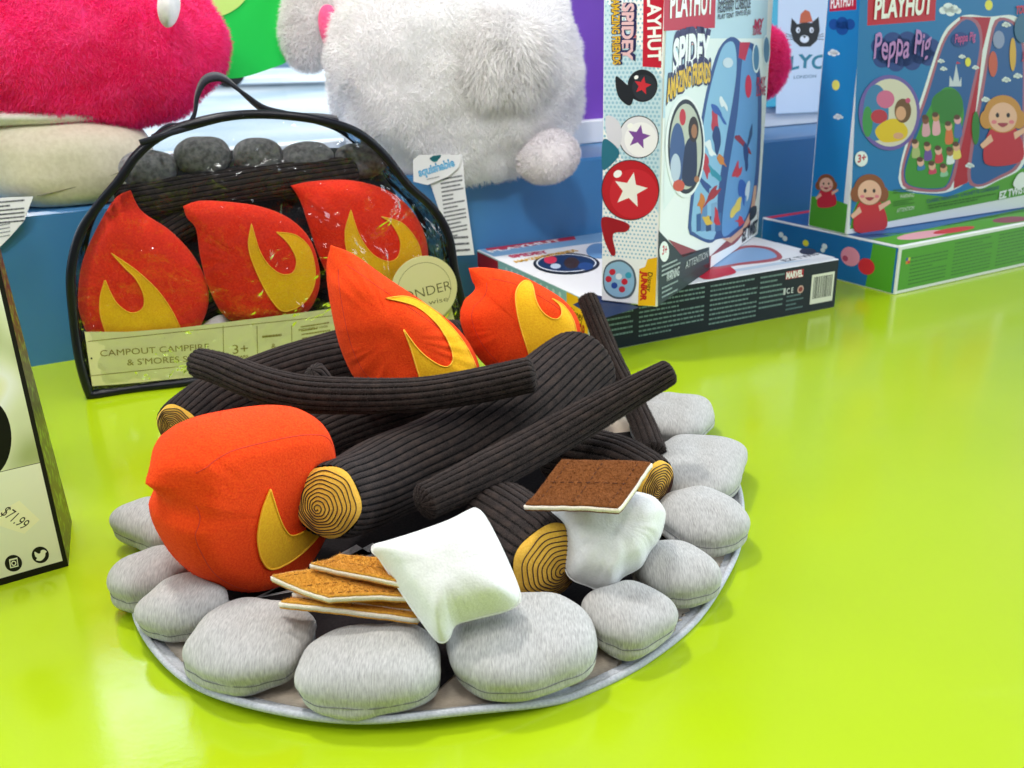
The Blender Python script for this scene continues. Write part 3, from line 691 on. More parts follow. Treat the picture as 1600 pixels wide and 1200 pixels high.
# ================================================================== CRACKERS
def slab(t, name, C4, th, layers, sag=.002, seed=0, n=22):
    """felt square from four corners (bilinear) with a light core; layers = list of (z0,z1,mat,part)"""
    C = [np.array(c) for c in C4]; nrm = np.cross(C[1]-C[0], C[3]-C[0]); nrm /= np.linalg.norm(nrm)
    if nrm[2] < 0: nrm = -nrm
    for z0, z1, mt, pn, grow in layers:
        V = []
        for s in (0, 1):
            for j in range(n+1):
                for i in range(n+1):
                    u, v = i/n, j/n; u2, v2 = .5+(u-.5)*grow, .5+(v-.5)*grow
                    p = C[0]*(1-u2)*(1-v2)+C[1]*u2*(1-v2)+C[2]*u2*v2+C[3]*(1-u2)*v2
                    h = sag*(math.sin(u*3.1+seed)+math.sin(v*4.3+seed*2))+.0007*nz(p, 120, seed)
                    ed = max(abs(u-.5), abs(v-.5))*2; jit = (.0006*nz(p, 400, seed+1) if ed > .98 else 0)
                    V.append(p+nrm*(h+(z1 if s else z0))+(p-C[0:4][0]*0-(C[0]+C[1]+C[2]+C[3])/4)*jit*8)
        m2 = (n+1)**2; Fc = []
        for j in range(n):
            for i in range(n):
                k = j*(n+1)+i; Fc.append((k, k+n+1, k+n+2, k+1)); Fc.append((m2+k, m2+k+1, m2+k+n+2, m2+k+n+1))
        ring = [i for i in range(n+1)]+[(j)*(n+1)+n for j in range(1, n+1)]+[n*(n+1)+i for i in range(n-1, -1, -1)]+[j*(n+1) for j in range(n-1, 0, -1)]
        for k in range(len(ring)): a_, b_ = ring[k], ring[(k+1) % len(ring)]; Fc.append((a_, b_, m2+b_, m2+a_))
        ob = obj(pn, V, Fc, mt, t)
        if pn == 'top_felt':
            Vf, Ff = fur(np.array(V)[m2:], [(f[0]-m2, f[1]-m2, f[2]-m2, f[3]-m2) for f in Fc if min(f) >= m2], 5000, .0014, .00025, (0, 0, 0), .8, 0, seed); obj('fuzz', Vf, Ff, mt, ob, smooth=False)
            ac = Acc()
            for q in (.12, .5, .88):
                for w0_ in (0, 1):
                    for k in range(9):
                        s0 = (k+.2)/9*.86+.07; s1 = s0+.05
                        if w0_ and q != .5: continue
                        pp = []
                        for s_ in (s0, s1):
                            u2, v2 = (q, s_) if not w0_ else (s_, q)
                            if s_ < 0 or s_ > 1: continue
                            p = C[0]*(1-u2)*(1-v2)+C[1]*u2*(1-v2)+C[2]*u2*v2+C[3]*(1-u2)*v2; pp.append(p+nrm*(sag*(math.sin(u2*3.1+seed)+math.sin(v2*4.3+seed*2))+z1+.0004))
                        if len(pp) == 2: ac.add(*tube(np.array([pp[0], (pp[0]+pp[1])/2, pp[1]]), .00028, 4))
            ac.build('stitching', plain('dark_stitch', (.07, .02, .008), .9) if mt is M_choc else plain('tan_stitch', (.24, .09, .015), .9), ob)
GC = 'stack of felt graham crackers'
def cracker(label, corners, mt=M_tan, seed=0, sag=.0012, group=GC, name='toy_cracker', cat='toy cracker'):
    C = [az(*c) for c in corners]; t = thing(name, label, cat, min(C, key=lambda p: p.z), group)
    slab(t, name, C, .005, [(-.0028, -.0016, mt, 'bottom_felt', 1.0), (-.0016, .0016, M_cream, 'core_layer', 1.012), (.0016, .0030, mt, 'top_felt', .985)], sag, seed)
cracker('bottom tan felt cracker of the stack, its long pale edge facing front', [(437, 950, .056), (652, 970, .050), (690, 925, .05), (500, 918, .05)], seed=1)
cracker('tan felt cracker second from the bottom, mostly covered by the one above', [(458, 930, .0605), (645, 952, .0545), (668, 905, .056), (520, 895, .056)], seed=2)
cracker('large tan felt cracker on the stack with its corner pointing left', [(424, 904, .069), (514, 937, .067), (655, 935, .066), (560, 888, .067)], seed=3)
cracker('topmost tan felt cracker of the stack, tilted towards the marshmallow', [(485, 885, .077), (640, 920, .0745), (660, 880, .076), (530, 868, .078)], seed=4)
cracker('dark brown chocolate felt square resting on the right marshmallow', [(819, 787, .098), (966, 800, .103), (1019, 734, .108), (878, 722, .106)], M_choc, 5, .002, group=None, name='toy_chocolate', cat='toy chocolate')
# loose thread by the crackers
V, Fc = tube(cr_open([az(395, 935, .012), az(425, 945, .02), az(445, 950, .03), az(462, 946, .035)], 30), .0004, 5)
obj('loose_thread', V, Fc, M_thread, base=az(395, 935, .012), label='fine dark loose thread curling on the mat beside the crackers', cat='thread')

# ================================================================== CLEAR BAG WITH SPARE PIECES
B0 = az(142, 622, 0); B1 = az(735, 541, 0); BF = Frame(B0, B1-B0, (0, 0, 1)); BW = (B1-B0).length; BN = -BF.N   # BN points to the wall
t_bag = thing('clear_gift_bag', 'clear vinyl carry bag with black piping and handle holding orange flame cushions', 'bag', B0)
m, nt, b = nmat('clear_vinyl'); nt.nodes.remove(b); out = nt.nodes['Material Output']
tr = N(nt, 'ShaderNodeBsdfTransparent'); tr.inputs[0].default_value = (.93, .95, .96, 1); gl = N(nt, 'ShaderNodeBsdfGlossy'); gl.inputs['Roughness'].default_value = .09
fr_ = N(nt, 'ShaderNodeFresnel'); fr_.inputs[0].default_value = 1.5; mx = N(nt, 'ShaderNodeMixShader'); co = coords(nt)
n1 = N(nt, 'ShaderNodeTexNoise'); n1.inputs['Scale'].default_value = 16; n1.inputs['Detail'].default_value = 3; n1.inputs['Distortion'].default_value = 1.2; nt.links.new(co, n1.inputs['Vector'])
bp = N(nt, 'ShaderNodeBump'); bp.inputs['Strength'].default_value = .9; bp.inputs['Distance'].default_value = .012; nt.links.new(n1.outputs[0], bp.inputs['Height'])
n3 = N(nt, 'ShaderNodeTexNoise'); n3.inputs['Scale'].default_value = 75; n3.inputs['Detail'].default_value = 1; nt.links.new(co, n3.inputs['Vector']); b3 = N(nt, 'ShaderNodeBump'); b3.inputs['Strength'].default_value = .5; b3.inputs['Distance'].default_value = .004; nt.links.new(n3.outputs[0], b3.inputs['Height']); nt.links.new(b3.outputs[0], bp.inputs['Normal'])
nt.links.new(bp.outputs[0], gl.inputs['Normal']); nt.links.new(bp.outputs[0], fr_.inputs['Normal'])
nt.links.new(fr_.outputs[0], mx.inputs[0]); nt.links.new(tr.outputs[0], mx.inputs[1]); nt.links.new(gl.outputs[0], mx.inputs[2]); nt.links.new(mx.outputs[0], out.inputs[0])
M_vinyl = m
M_blk = plain('black_piping', (.004, .005, .010), .35, .35)
M_strap = fabric('black_webbing', (.006, .007, .014), (.014, .015, .025), 500, .8, .2, .6, .0005)
outl = [(140, 618), (140, 618), (124, 560), (114, 490), (111, 425), (124, 368), (150, 326), (186, 282), (214, 242), (252, 212), (304, 193), (370, 180), (440, 180), (505, 189), (560, 208), (601, 243), (637, 289), (677, 326), (700, 366), (710, 420), (722, 470), (737, 538), (737, 538)]
OU = np.array(BF.L(outl)); OU[:, 1] = np.maximum(OU[:, 1], .004)
ring = cr_closed(OU, 200); ring[:, 1] = np.maximum(ring[:, 1], .004)
DB = .115                                           # depth of the bag
V, Fc = tube(BF.arr(np.c_[ring, .002*np.sin(np.arange(200)*.35)]), .0056, 10, True); obj('front_piping', V, Fc, M_blk, t_bag)
rb = ring.copy(); rb[:, 0] = (rb[:, 0]-BW/2)*.97+BW/2; rb[:, 1] = rb[:, 1]*.97+.003
V, Fc = tube(BF.arr(np.c_[rb, np.full(200, -DB)]), .004, 10, True); obj('rear_piping', V, Fc, M_blk, t_bag)
def vsheet(z0, bulge, nm, fill):
    o_ = ring if z0 == 0 else rb; c = o_.mean(0); V = []; K = np.linspace(1, 0.02, 26)
    for k in K:
        U = c+(o_-c)*k
        for u in U:
            q = bulge*(1-k**2)+.004*nz((u[0], u[1], z0), 30, 2)*(1-k**8)+.0025*nz((u[0], u[1], z0), 75, 5)*(1-k**8); V.append((u[0], u[1], z0+q))
    Fc = [(j*200+i, j*200+(i+1) % 200, (j+1)*200+(i+1) % 200, (j+1)*200+i) for j in range(25) for i in range(200)]; Fc.append(tuple(25*200+i for i in range(200)))
    return obj(nm, BF.arr(np.array(V)), Fc, M_vinyl, t_bag)
vsheet(0, .016, 'front_vinyl', 1); vsheet(-DB, -.004, 'rear_vinyl', 1)
V = []; 
for j in range(9):
    k = j/8; U = ring*(1-k)+rb*k
    for i, u in enumerate(U): V.append((u[0]+.003*nz((u[0], u[1], k*.1), 40, 1), u[1]+.003*nz((u[0], u[1], k*.1), 40, 4)-.0*k, -DB*k))
Fc = [(j*200+i, j*200+(i+1) % 200, (j+1)*200+(i+1) % 200, (j+1)*200+i) for j in range(8) for i in range(200)]
obj('side_vinyl', BF.arr(np.array(V)), Fc, M_vinyl, t_bag)
box('base_strip', BF.w(.008, .0025, -.004), BF.U*(BW-.012), BF.N*-(DB-.01), Vector((0, 0, .016)), M_blk, t_bag, .003)
# handle and strap end
hb = BF.off(-.03)
hp = [(hb.w(*hb.P(*p))) for p in [(238, 214), (262, 199), (292, 196), (304, 178), (308, 150), (318, 128), (334, 120), (352, 124), (380, 146), (412, 170), (450, 178), (500, 184), (528, 187)]]
V, Fc = ribbon(cr_open(hp, 90), BF.N, .017, .0022)
sd = np.array([BF.N+BF.V*.35*math.sin(i*.13) for i in range(90)]); V, Fc = ribbon(cr_open(hp, 90), sd, .019, .0045)
obj('handle', V, Fc, M_strap, t_bag)
V, Fc = ribbon(cr_open([BF.w(*BF.P(*p), .004) for p in [(218, 222), (245, 214), (280, 204), (330, 190), (380, 178)]], 30), np.array(BF.V), .006, .002); obj('strap_end', V, Fc, M_strap, t_bag)
# printed card strip
cf = BF.off(.004)
top = [(132, 519), (200, 519), (280, 513), (360, 503), (440, 493), (540, 480), (700, 456)]; bot = [(144, 604), (200, 600), (280, 592), (360, 584), (440, 576), (540, 566), (720, 540)]
tp = resample(np.array([cf.P(*p) for p in top]), 40, False); bt = resample(np.array([cf.P(*p) for p in bot]), 40, False)
V = []; 
for k in np.linspace(0, 1, 6):
    for i in range(40): u = tp[i]*(1-k)+bt[i]*k; V.append((u[0], u[1], -.0015))
M_kraft = paint('kraft_card', (.72, .67, .34), (.77, .73, .40), .55)
card = obj('printed_card', cf.arr(np.array(V)), [(j*40+i+40, j*40+i+41, j*40+i+1, j*40+i) for j in range(5) for i in range(39)], M_kraft, t_bag)
a = Art(cf.off(-.0013)); IK = '8a7a3a'
a.text('CAMPOUT CAMPFIRE', (157, 557), (327, 546), .0078, IK, bold=.0)
a.text("& S'MORES SET", (199, 571), (312, 564), .0078, IK, bold=.0)
a.text('3+', (364, 553), (388, 551), .012, IK, bold=0); a.text('YEARS', (366, 560), (388, 558), .003, IK)
a.text('&', (424, 545), (431, 545), .007, IK, bold=.003)
for y0, y1, xa, xb in ((533, 512, 138, 560), (587, 570, 140, 470)): a.poly([(xa, y0), (xb, y0-(xb-xa)*.105), (xb, y0-(xb-xa)*.105+1), (xa, y0+1)], IK, up=False)
for x in (348, 401, 455): a.poly([(x, 509), (x+1, 509), (x+2, 556), (x+1, 556)], IK, up=False)
a.lines((470, 512), (515, 505), (472, 530), 4, IK, .35, seed=4); a.lines((410, 528), (440, 525), (412, 556), 2, IK, .12, seed=3)
a.text('INCLUDES 3 LOGS', (467, 517), (512, 511), .0026, IK)
a.ell(143, 560, 1.5, 1.5, '333322')
a.build('card_lettering', card)
lf = BF.off(.012); cx, cy = lf.P(663, 452); rr_ = .0455
V, Fc = [], []
AN = 60
pts = [(cx+rr_*math.cos(2*math.pi*i/AN), cy+rr_*math.sin(2*math.pi*i/AN)) for i in range(AN)]
V = list(lf.arr(np.c_[pts, np.zeros(AN)]))+list(lf.arr(np.c_[pts, np.full(AN, .001)]))
lab = obj('round_card', V, [tuple(reversed(range(AN))), tuple(range(AN, 2*AN))]+[(i, (i+1) % AN, AN+(i+1) % AN, AN+i) for i in range(AN)], M_kraft, t_bag, smooth=False)
a = Art(lf.off(.0011)); Q = [(cx+rr_*.8*math.cos(q), cy+rr_*.8*math.sin(q)) for q in np.linspace(-.6, 3.9, 60)]
for i in range(59): 
    p, q = np.array(Q[i]), np.array(Q[i+1]); n_ = (p-np.array([cx, cy])); n_ = n_/np.linalg.norm(n_)*.0005; a.raw([p, q, q+n_, p+n_], [(0, 1, 2, 3)], '4c4a20', up=False)
a.text('WONDER', (608, 478), (706, 452), .013, '4c4a20', bold=-.012); a.text('& wise', (655, 480), (700, 470), .007, '4c4a20', bold=-.01)
a.build('card_lettering', lab)
# contents
G_b = 'spare orange flames inside the clear bag'
t = thing('folded_mat', 'folded dark mat with grey stuffed stones packed along the top of the clear bag', 'play mat', BF.w(.25, .01, -.09))
bk = BF.off(-.075)
p = Pillow(bk, bk.L([(150, 560), (150, 420), (190, 300), (230, 262), (330, 238), (450, 234), (560, 236), (610, 290), (660, 380), (690, 470), (700, 540), (430, 560)]), .022, .03, .1, 160, 14, wr=.003, wrs=20, seed=4)
obj('folded_cloth', p.V, p.F, fabric('navy_canvas', (.006, .008, .012), (.02, .022, .028), 400, .7, .1, .6, .0006), t)
for i, (px, py, wx, wy) in enumerate(((232, 262, 42, 27), (316, 243, 42, 30), (402, 242, 38, 27), (478, 246, 42, 26), (560, 250, 44, 28))):
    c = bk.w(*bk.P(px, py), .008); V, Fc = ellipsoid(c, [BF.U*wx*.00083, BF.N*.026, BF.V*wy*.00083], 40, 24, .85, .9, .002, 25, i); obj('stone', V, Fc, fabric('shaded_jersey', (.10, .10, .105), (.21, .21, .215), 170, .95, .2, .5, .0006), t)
for i, (p0, p1, rr2) in enumerate((((180, 320), (560, 270), .022), ((290, 480), (620, 330), .024), ((210, 400), (330, 330), .02))):
    lf2 = BF.off(-.05); V, Fc, FR, _ = woven([lf2.w(*lf2.P(*p0)), (lf2.w(*lf2.P(*p0))+lf2.w(*lf2.P(*p1)))/2+Vector((0, 0, .004)), lf2.w(*lf2.P(*p1))], rr2, n=30, seed=20+i)
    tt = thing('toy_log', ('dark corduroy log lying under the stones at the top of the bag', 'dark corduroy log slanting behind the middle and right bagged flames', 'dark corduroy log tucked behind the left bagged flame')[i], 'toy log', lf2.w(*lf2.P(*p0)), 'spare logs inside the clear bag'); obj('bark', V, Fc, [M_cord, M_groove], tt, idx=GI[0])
bf = BF.off(-.024)
flame(bf, [(204, 297), (204, 297), (222, 330), (268, 362), (306, 405), (326, 455), (318, 500), (290, 530), (210, 545), (150, 535), (126, 495), (122, 455), (130, 405), (152, 355), (180, 310)],
      [(174, 396), (174, 396), (216, 424), (250, 458), (276, 500), (285, 540), (240, 542), (180, 540), (160, 505), (156, 470), (164, 437), (164, 437), (180, 470), (203, 488), (222, 482), (225, 462), (213, 436), (195, 418)], .024, .034, 'upright red-orange flame at the left end of the clear bag', G_b, M_red, 0, 11, seams=False)
flame(bf.off(.003), [(286, 322), (286, 322), (310, 314), (352, 315), (404, 322), (450, 340), (482, 370), (498, 412), (498, 452), (480, 486), (440, 503), (392, 508), (352, 495), (326, 450), (313, 402), (306, 358), (292, 340)],
      [(393, 350), (393, 350), (405, 390), (420, 414), (440, 428), (458, 425), (463, 405), (450, 380), (432, 363), (432, 363), (465, 370), (488, 395), (494, 440), (478, 472), (446, 488), (425, 470), (402, 428), (388, 385)], .024, .034, 'red-orange flame in the middle of the clear bag, tip to the left', G_b, M_red, 0, 12, seams=False)
flame(bf.off(-.001), [(454, 290), (454, 290), (490, 283), (552, 282), (610, 300), (648, 335), (667, 380), (665, 425), (638, 452), (580, 466), (530, 455), (502, 410), (482, 352), (468, 312)],
      [(548, 328), (548, 328), (560, 365), (580, 395), (605, 408), (622, 400), (625, 375), (612, 350), (595, 338), (595, 338), (630, 350), (654, 380), (660, 408), (650, 432), (600, 448), (570, 438), (545, 402), (539, 362)], .024, .034, 'red-orange flame at the right end of the clear bag', G_b, M_red, 0, 13, seams=False)
mf = BF.off(-.03); t = thing('toy_marshmallow', 'white marshmallow corner peeping between the bagged flames above the card', 'toy marshmallow', mf.w(*mf.P(345, 560)), GMM)
p = Pillow(mf, mf.L([(315, 510), (345, 492), (362, 505), (378, 545), (340, 560), (305, 545)]), .014, .02, .4, 80, 12); obj('pillow_body', p.V, p.F, M_white, t)

# ================================================================== TOY BOXES
Z = Vector((0, 0, 1))
def toybox(name, label, O, U, V, Ht, group):
    t = thing(name, label, 'toy box', O, group); box('carton', O, U, V, Z*Ht, ink(hx('e9ebee')), t); return t
GP = 'play tent boxes'
# --- flat box with the navy side
O = az(920, 554, 0); E = az(1304, 480, 0); U = E-O; U.z = 0; un = U.normalized(); vn = Vector((-un.y, un.x, 0)); SH = .076; V = vn*.37
t = toybox('toy_box', 'flat white play tent box with dark navy printed side, under the upright white box', O, U, V, SH, GP)
a = Art(Frame(O-vn*.0003, un, Z)); Lx = U.length
a.poly([(.001, .001), (Lx-.001, .001), (Lx-.001, SH-.001), (.001, SH-.001)], '101d2b', px=False)
a.build('side_print', t); a.k = 1
for x0, x1, y0, y1, r_, sd_ in ((.08, .19, .066, .012, 9, 1), (.20, .285, .066, .01, 9, 2), (.29, .335, .066, .02, 7, 3), (.01, .07, .066, .02, 7, 8)): a.lines((x0, y0), (x1, y0), (x0, y1), r_, '6f8a8a', .35, False, sd_)
a.lines((.342, .03), (.375, .03), (.342, .01), 4, '5f7a80', .35, False, 5)
x0, y0 = a.fr.P(1227, 440); a.poly([(x0, .058), (x0+.034, .058), (x0+.034, .07), (x0, .07)], 'b02436', px=False)
a.text('MARVEL', (x0+.001, .0592), (x0+.033, .0592), .0095, 'f2f2f2', px=False, bold=.05)
a.text('C E', (x0+.004, .036), (x0+.017, .036), .008, 'd8dde0', px=False); a.ell(x0+.031, .039, .006, .006, 'd8b0a8', px=False); a.ell(x0+.031, .039, .004, .004, '8a4040', px=False)
a.poly([(x0-.002, .035), (x0+.002, .035), (x0+.002, .045), (x0-.002, .045)], 'c8ced0', px=False, up=False)
xb = Lx-.052; a.poly([(xb, .012), (xb+.045, .012), (xb+.045, .058), (xb, .058)], 'e6e6dc', px=False)
rg = random.Random(3); x = xb+.004; UU = []; FF = []
while x < xb+.04:
    w_ = rg.choice((.0006, .001, .0016)); FF.append(tuple(len(UU)+k for k in range(4))); UU += [(x, .02), (x+w_, .02), (x+w_, .054), (x, .054)]; x += w_+rg.choice((.0007, .0012))
a.raw(UU, FF, '15181c'); a.build('side_lettering', t)
a = Art(Frame(O+Z*(SH+.0003), un, vn)); D_ = .37
a.poly([(.003, .30), (Lx, .30), (Lx, D_), (.003, D_)], '7fa9cf', px=False); a.poly([(.10, .02), (Lx, .02), (Lx, .14), (.16, .20)], 'c8d8e6', px=False, up=False)
a.poly([(753, 386), (765, 393), (900, 374), (895, 366)], 'c21f3c')
a.poly([(895, 476), (930, 460), (1000, 480), (935, 500)], '16294a')
a.poly([(1190, 374), (1305, 402), (1220, 409), (1120, 425), (1030, 440), (1080, 420)], 'f0f1f3')
a.poly([(1085, 422), (1120, 408), (1150, 424), (1130, 432), (1100, 436)], 'c8203a', smooth=True)
a.poly([(1100, 420), (1155, 386), (1200, 386), (1222, 400), (1210, 408), (1160, 414)], 'b2555a', smooth=True); a.poly([(1112, 416), (1158, 389), (1196, 389), (1214, 400), (1200, 405), (1160, 410)], '8ab0d8', smooth=True)
a.ell(885, 412, 52, 17, '20242c'); a.ell(885, 411, 47, 14, 'e6edf5'); a.ell(885, 411, 45, 13, '1c3358')
a.ell(860, 406, 10, 6, 'c8304a'); a.ell(893, 411, 12, 9, '3a2a24'); a.ell(915, 416, 12, 6, '2a4a84'); a.ell(868, 416, 8, 4, 'b8c8dc')
a.ell(936, 392, 20, 12, '6a95c4'); a.build('top_print', t)
a.k = 18
a.text('PLAYHUT', (768, 395), (880, 376), .016, 'f4f4f4', bold=.03)
a.build('brand_lettering', t); a.text('SPIDEY', (800, 403), (860, 395), .018, 'c43a5c', bold=.05); a.text('AMAZING FRIENDS', (806, 411), (905, 392), .014, 'd8a636', bold=.04)
a.build('title_lettering', t); a.text('EZ TWIST', (1228, 409), (1290, 396), .012, '28304a', bold=.02); a.ell(1262, 393, 13, 5, '28304a')
a.build('top_lettering', t)
SD = Frame(O-un*.0003+vn*D_, -vn, Z); a = Art(SD)
a.poly([(.001, .001), (D_-.001, .001), (D_-.001, SH-.001), (.001, SH-.001)], '86b4bd', px=False)
a.poly([(.002, .002), (.09, .002), (.09, SH-.003), (.002, SH-.003)], '9c1f30', px=False)
a.poly([(D_-.06, .002), (D_-.002, .002), (D_-.002, .05), (D_-.03, SH-.002), (D_-.06, SH-.002)], 'f0b51e', px=False)
for k in range(40):
    a.ell(.12+(k % 10)*.019, .012+(k//10)*.018, .004, .004, 'b9d4da', px=False, up=(k == 0), n=10)
a.build('end_print', t)
a.k = 4; a.text('PLAYHUT', (.008, .03), (.08, .03), .018, 'e8c8cc', px=False, bold=.02); a.build('brand_lettering', t); a.text('Disney', (D_-.05, .042), (D_-.015, .042), .013, '3a2a10', px=False); a.text('JUNIOR', (D_-.055, .02), (D_-.008, .02), .017, 'a8281e', px=False, bold=.05); a.build('end_lettering', t)

# --- upright box (narrow face to the left, wide face to the right)
K0 = az(1027, 480, SH+.001); K1 = az(1184, 366, SH+.001); un = (K1-K0).normalized(); un.z = 0; un.normalize(); vn = Vector((-un.y, un.x, 0)); TH = .078; SHt = .46
t = toybox('toy_box', 'upright white play tent box with red corner, dotted narrow side and a round photo', K0, un*(K1-K0).length, vn*TH, SHt, GP)
a = Art(Frame(K0-vn*.0003, un, Z))
W_ = (K1-K0).length
a.poly([(1041, 40), (1036, 185), (1100, 160), (1196, 100), (1200, 0), (1045, 0)], 'b6d2e4')
a.poly([(1036, 330), (1100, 240), (1195, 170), (1198, 60), (1100, 60), (1040, 150)], 'dfe7ea')
a.poly([(1028, 478), (1029, 360), (1044, 376), (1065, 398), (1108, 386), (1109, 421)], '142a2e'); a.poly([(1044, 374), (1110, 400), (1184, 330), (1184, 345), (1108, 420), (1065, 400)], '8c3a44', up=False)
a.poly([(1060, 405), (1108, 386), (1108, 410), (1062, 436)], '1d3038')
a.poly([(1184, 305), (1183, 364), (1110, 418), (1111, 400), (1150, 380), (1172, 350)], 'eceeee')
a.poly([(1037, 48.5), (1117, 43.5), (1119, -30), (1038, -30)], 'b81f38')
# tent
a.poly([(1075, 356), (1082, 368), (1108, 380), (1120, 374), (1150, 366), (1176, 330), (1186, 270), (1190, 150), (1182, 80), (1172, 66), (1160, 68), (1148, 58), (1134, 62), (1118, 88), (1100, 160), (1085, 260)], '2c4c86', smooth=True)
a.poly([(1080, 350), (1086, 364), (1106, 374), (1118, 366), (1122, 300), (1134, 220), (1150, 120), (1148, 70), (1134, 68), (1122, 92), (1104, 164), (1090, 262)], '86b5da', smooth=True)
a.poly([(1128, 364), (1146, 360), (1168, 334), (1180, 270), (1184, 160), (1178, 90), (1168, 74), (1160, 90), (1152, 180), (1136, 280)], '5d8fc6', smooth=True)
a.poly([(1156, 66), (1172, 66), (1164, 95), (1154, 90)], 'b9243c')
rg = random.Random(11)
cols = ['c02a3c', '2b58a8', 'dfe6ee', 'd8862c', '3c9ab8', '8a2a68', 'e8c33c', '1e3c72', 'b83444']
def blob(x, y, w_, h_, c, rg):
    P = []; ro = rg.uniform(-.7, .7)
    for k in range(9):
        q = 2*math.pi*k/9; r_ = rg.uniform(.35, 1.15); X, Y = r_*w_*math.cos(q), r_*h_*math.sin(q); P.append((x+X*math.cos(ro)-Y*math.sin(ro), y+X*math.sin(ro)+Y*math.cos(ro)))
    a.poly(P, c, smooth=True, n=40)
for k, (x, y) in enumerate(((1093, 335), (1100, 322), (1108, 340), (1116, 318), (1122, 335))): a.poly([(x-5, 362), (x-5, y), (x+5, y-3), (x+5, 360)], ('31588f', '5c86b8', '27446f', '7aa0c8', '3a6498')[k])
for (x, y, w_, h_, c) in ((1116, 190, 7, 26, 'b83040'), (1124, 178, 6, 20, '2b58a8'), (1110, 235, 9, 22, 'e4e8ee'), (1120, 222, 7, 24, '1e3c72'), (1104, 262, 8, 22, 'b83040'), (1098, 285, 7, 20, '2b4c8a'), (1114, 270, 8, 18, '2c8aa4'), (1096, 315, 8, 22, 'c87830'), (1112, 305, 6, 24, 'a02c38'), (1104, 345, 10, 12, 'd8b040'), (1119, 340, 5, 16, 'c02a3c'), (1130, 160, 5, 14, 'dfe6ee'), (1126, 250, 5, 16, 'c87830')): blob(x, y, w_, h_, c, rg)
for (x, y, w_, h_, c) in ((1158, 220, 6, 26, '8a2030'), (1166, 250, 6, 24, '1e3c72'), (1152, 270, 7, 20, 'b83040'), (1160, 300, 8, 20, '2b58a8'), (1150, 325, 6, 18, 'd8c060'), (1168, 300, 4, 18, 'c8d4e4'), (1156, 345, 9, 9, 'c83c48'), (1172, 210, 4, 22, '27446f')): blob(x, y, w_, h_, c, rg)
a.ell(1169, 135, 5, 18, 'c8203c'); a.ell(1137, 98, 8, 8, 'c9d6e6')
a.poly([(1127, 372), (1140, 372), (1160, 355), (1172, 330), (1178, 290), (1182, 290), (1178, 335), (1160, 364), (1142, 380)], 'd0a088')
# round photo: a child in a dark top, indoors
a.ell(1070, 229, 31, 80, 'e9ebee'); a.ell(1071, 229, 28, 74, '18202e'); a.ell(1071, 229, 25, 67, 'b9bcae')
a.ell(1058, 240, 12, 48, '3a5588'); a.ell(1055, 262, 8, 22, 'b8c4d8'); a.ell(1066, 183, 5, 13, 'c02434'); a.poly([(1066, 285), (1086, 285), (1088, 225), (1080, 214), (1072, 222), (1068, 240)], '16284a', smooth=True)
a.ell(1083, 202, 8, 20, '2a1a14'); a.ell(1084, 205, 4.5, 11, 'a06a48'); a.ell(1060, 290, 9, 9, 'c8503c'); a.ell(1088, 280, 4, 5, 'a06a48')
for i, (x, y) in enumerate(((1181, 90), (1197, 78))): a.ell(x, y, 6, 24, 'dce8f0'); a.ell(x, y, 4.5, 20, '4a7ca0')
a.build('front_print', t)
kk = a.k+1; a.k = kk
a.text('PLAYHUT', (1046, 27), (1113, 20), .030, 'f2f2f2', bold=.03); a.build('brand_lettering', t)
a.poly([(1072, 72), (1089, 69), (1089, 53), (1073, 55)], 'b83040'); a.text('MARVEL', (1073.5, 70), (1088.5, 67.5), .013, 'f0f0f0', bold=.04); a.build('emblem', t)
a.text('SPIDEY', (1050, 116), (1108, 105), .040, '2c2c5a', bold=.12, arc=.15); a.text('SPIDEY', (1050, 115), (1107, 104), .036, 'f0f2f6', bold=.045, arc=.15)
a.text('AMAZING FRIENDS', (1040, 160), (1110, 128), .026, '2c2c5a', bold=.11, wob=.05, arc=.3); a.text('AMAZING FRIENDS', (1041, 159), (1109, 128), .023, 'e4b62c', bold=.04, wob=.05, arc=.3); a.build('title_lettering', t)
for s_, x0, x1, y in (('CLASSIC', 1122, 1146, 6), ('HIDEAWAY', 1121, 1146, 20), ('PLAY TENT', 1121, 1146, 30), ('CACHETTE', 1148, 1172, 2), ('CLASSIQUE', 1148, 1172, 15), ('TENTE DE JEU', 1148, 1172, 25)): a.text(s_, (x0, y), (x1, y-3), .012 if y < 24 and y != 2 else .006, '44505a')
a.build('type_lettering', t)
for s_, x, y in (('MY', 1183, 45), ('TUNNEL', 1180, 55), ('PLAY', 1186, 135), ('LOVE', 1186, 150)): a.text(s_, (x-5, y), (x+9, y-2), .013, 'b03050', bold=.03)
a.build('slogan_lettering', t)
a.ell(1037, 393, 7.5, 16, 'e4e8e6'); a.text('3+', (1033.5, 398), (1041, 396), .011, 'b8283c', bold=.03); a.build('age_mark', t)
a.lines((1033, 418), (1062, 405), (1033, 432), 3, 'a8b4b4', .4, seed=5); a.text('WARNING', (1040, 440), (1060, 430), .012, 'c8d0d0', bold=.02); a.lines((1033, 452), (1062, 438), (1033, 466), 3, '90a0a0', .4, seed=6); a.text('ATTENTION', (1070, 420), (1105, 402), .010, 'b0b8b8', bold=.01); a.build('warning_lettering', t)
a.text('EZ TWIST', (1159, 378), (1182, 361), .020, '2a3440', bold=.04); a.poly([(1171, 345), (1180, 336), (1181, 322), (1172, 326)], '2a3440', smooth=True)
a.build('front_lettering', t)
NF = Frame(K0-un*.0003+vn*TH, -vn, Z); a = Art(NF)
a.poly([(.0015, .0015), (TH-.0015, .0015), (TH-.0015, SHt-.002), (.0015, SHt-.002)], 'eef0f2', px=False)
a.poly([(.0015, .22), (TH-.0015, .12), (TH-.0015, .28), (.0015, .37)], 'c2dae8', px=False)
UU = []; FF = []                                  # halftone dots
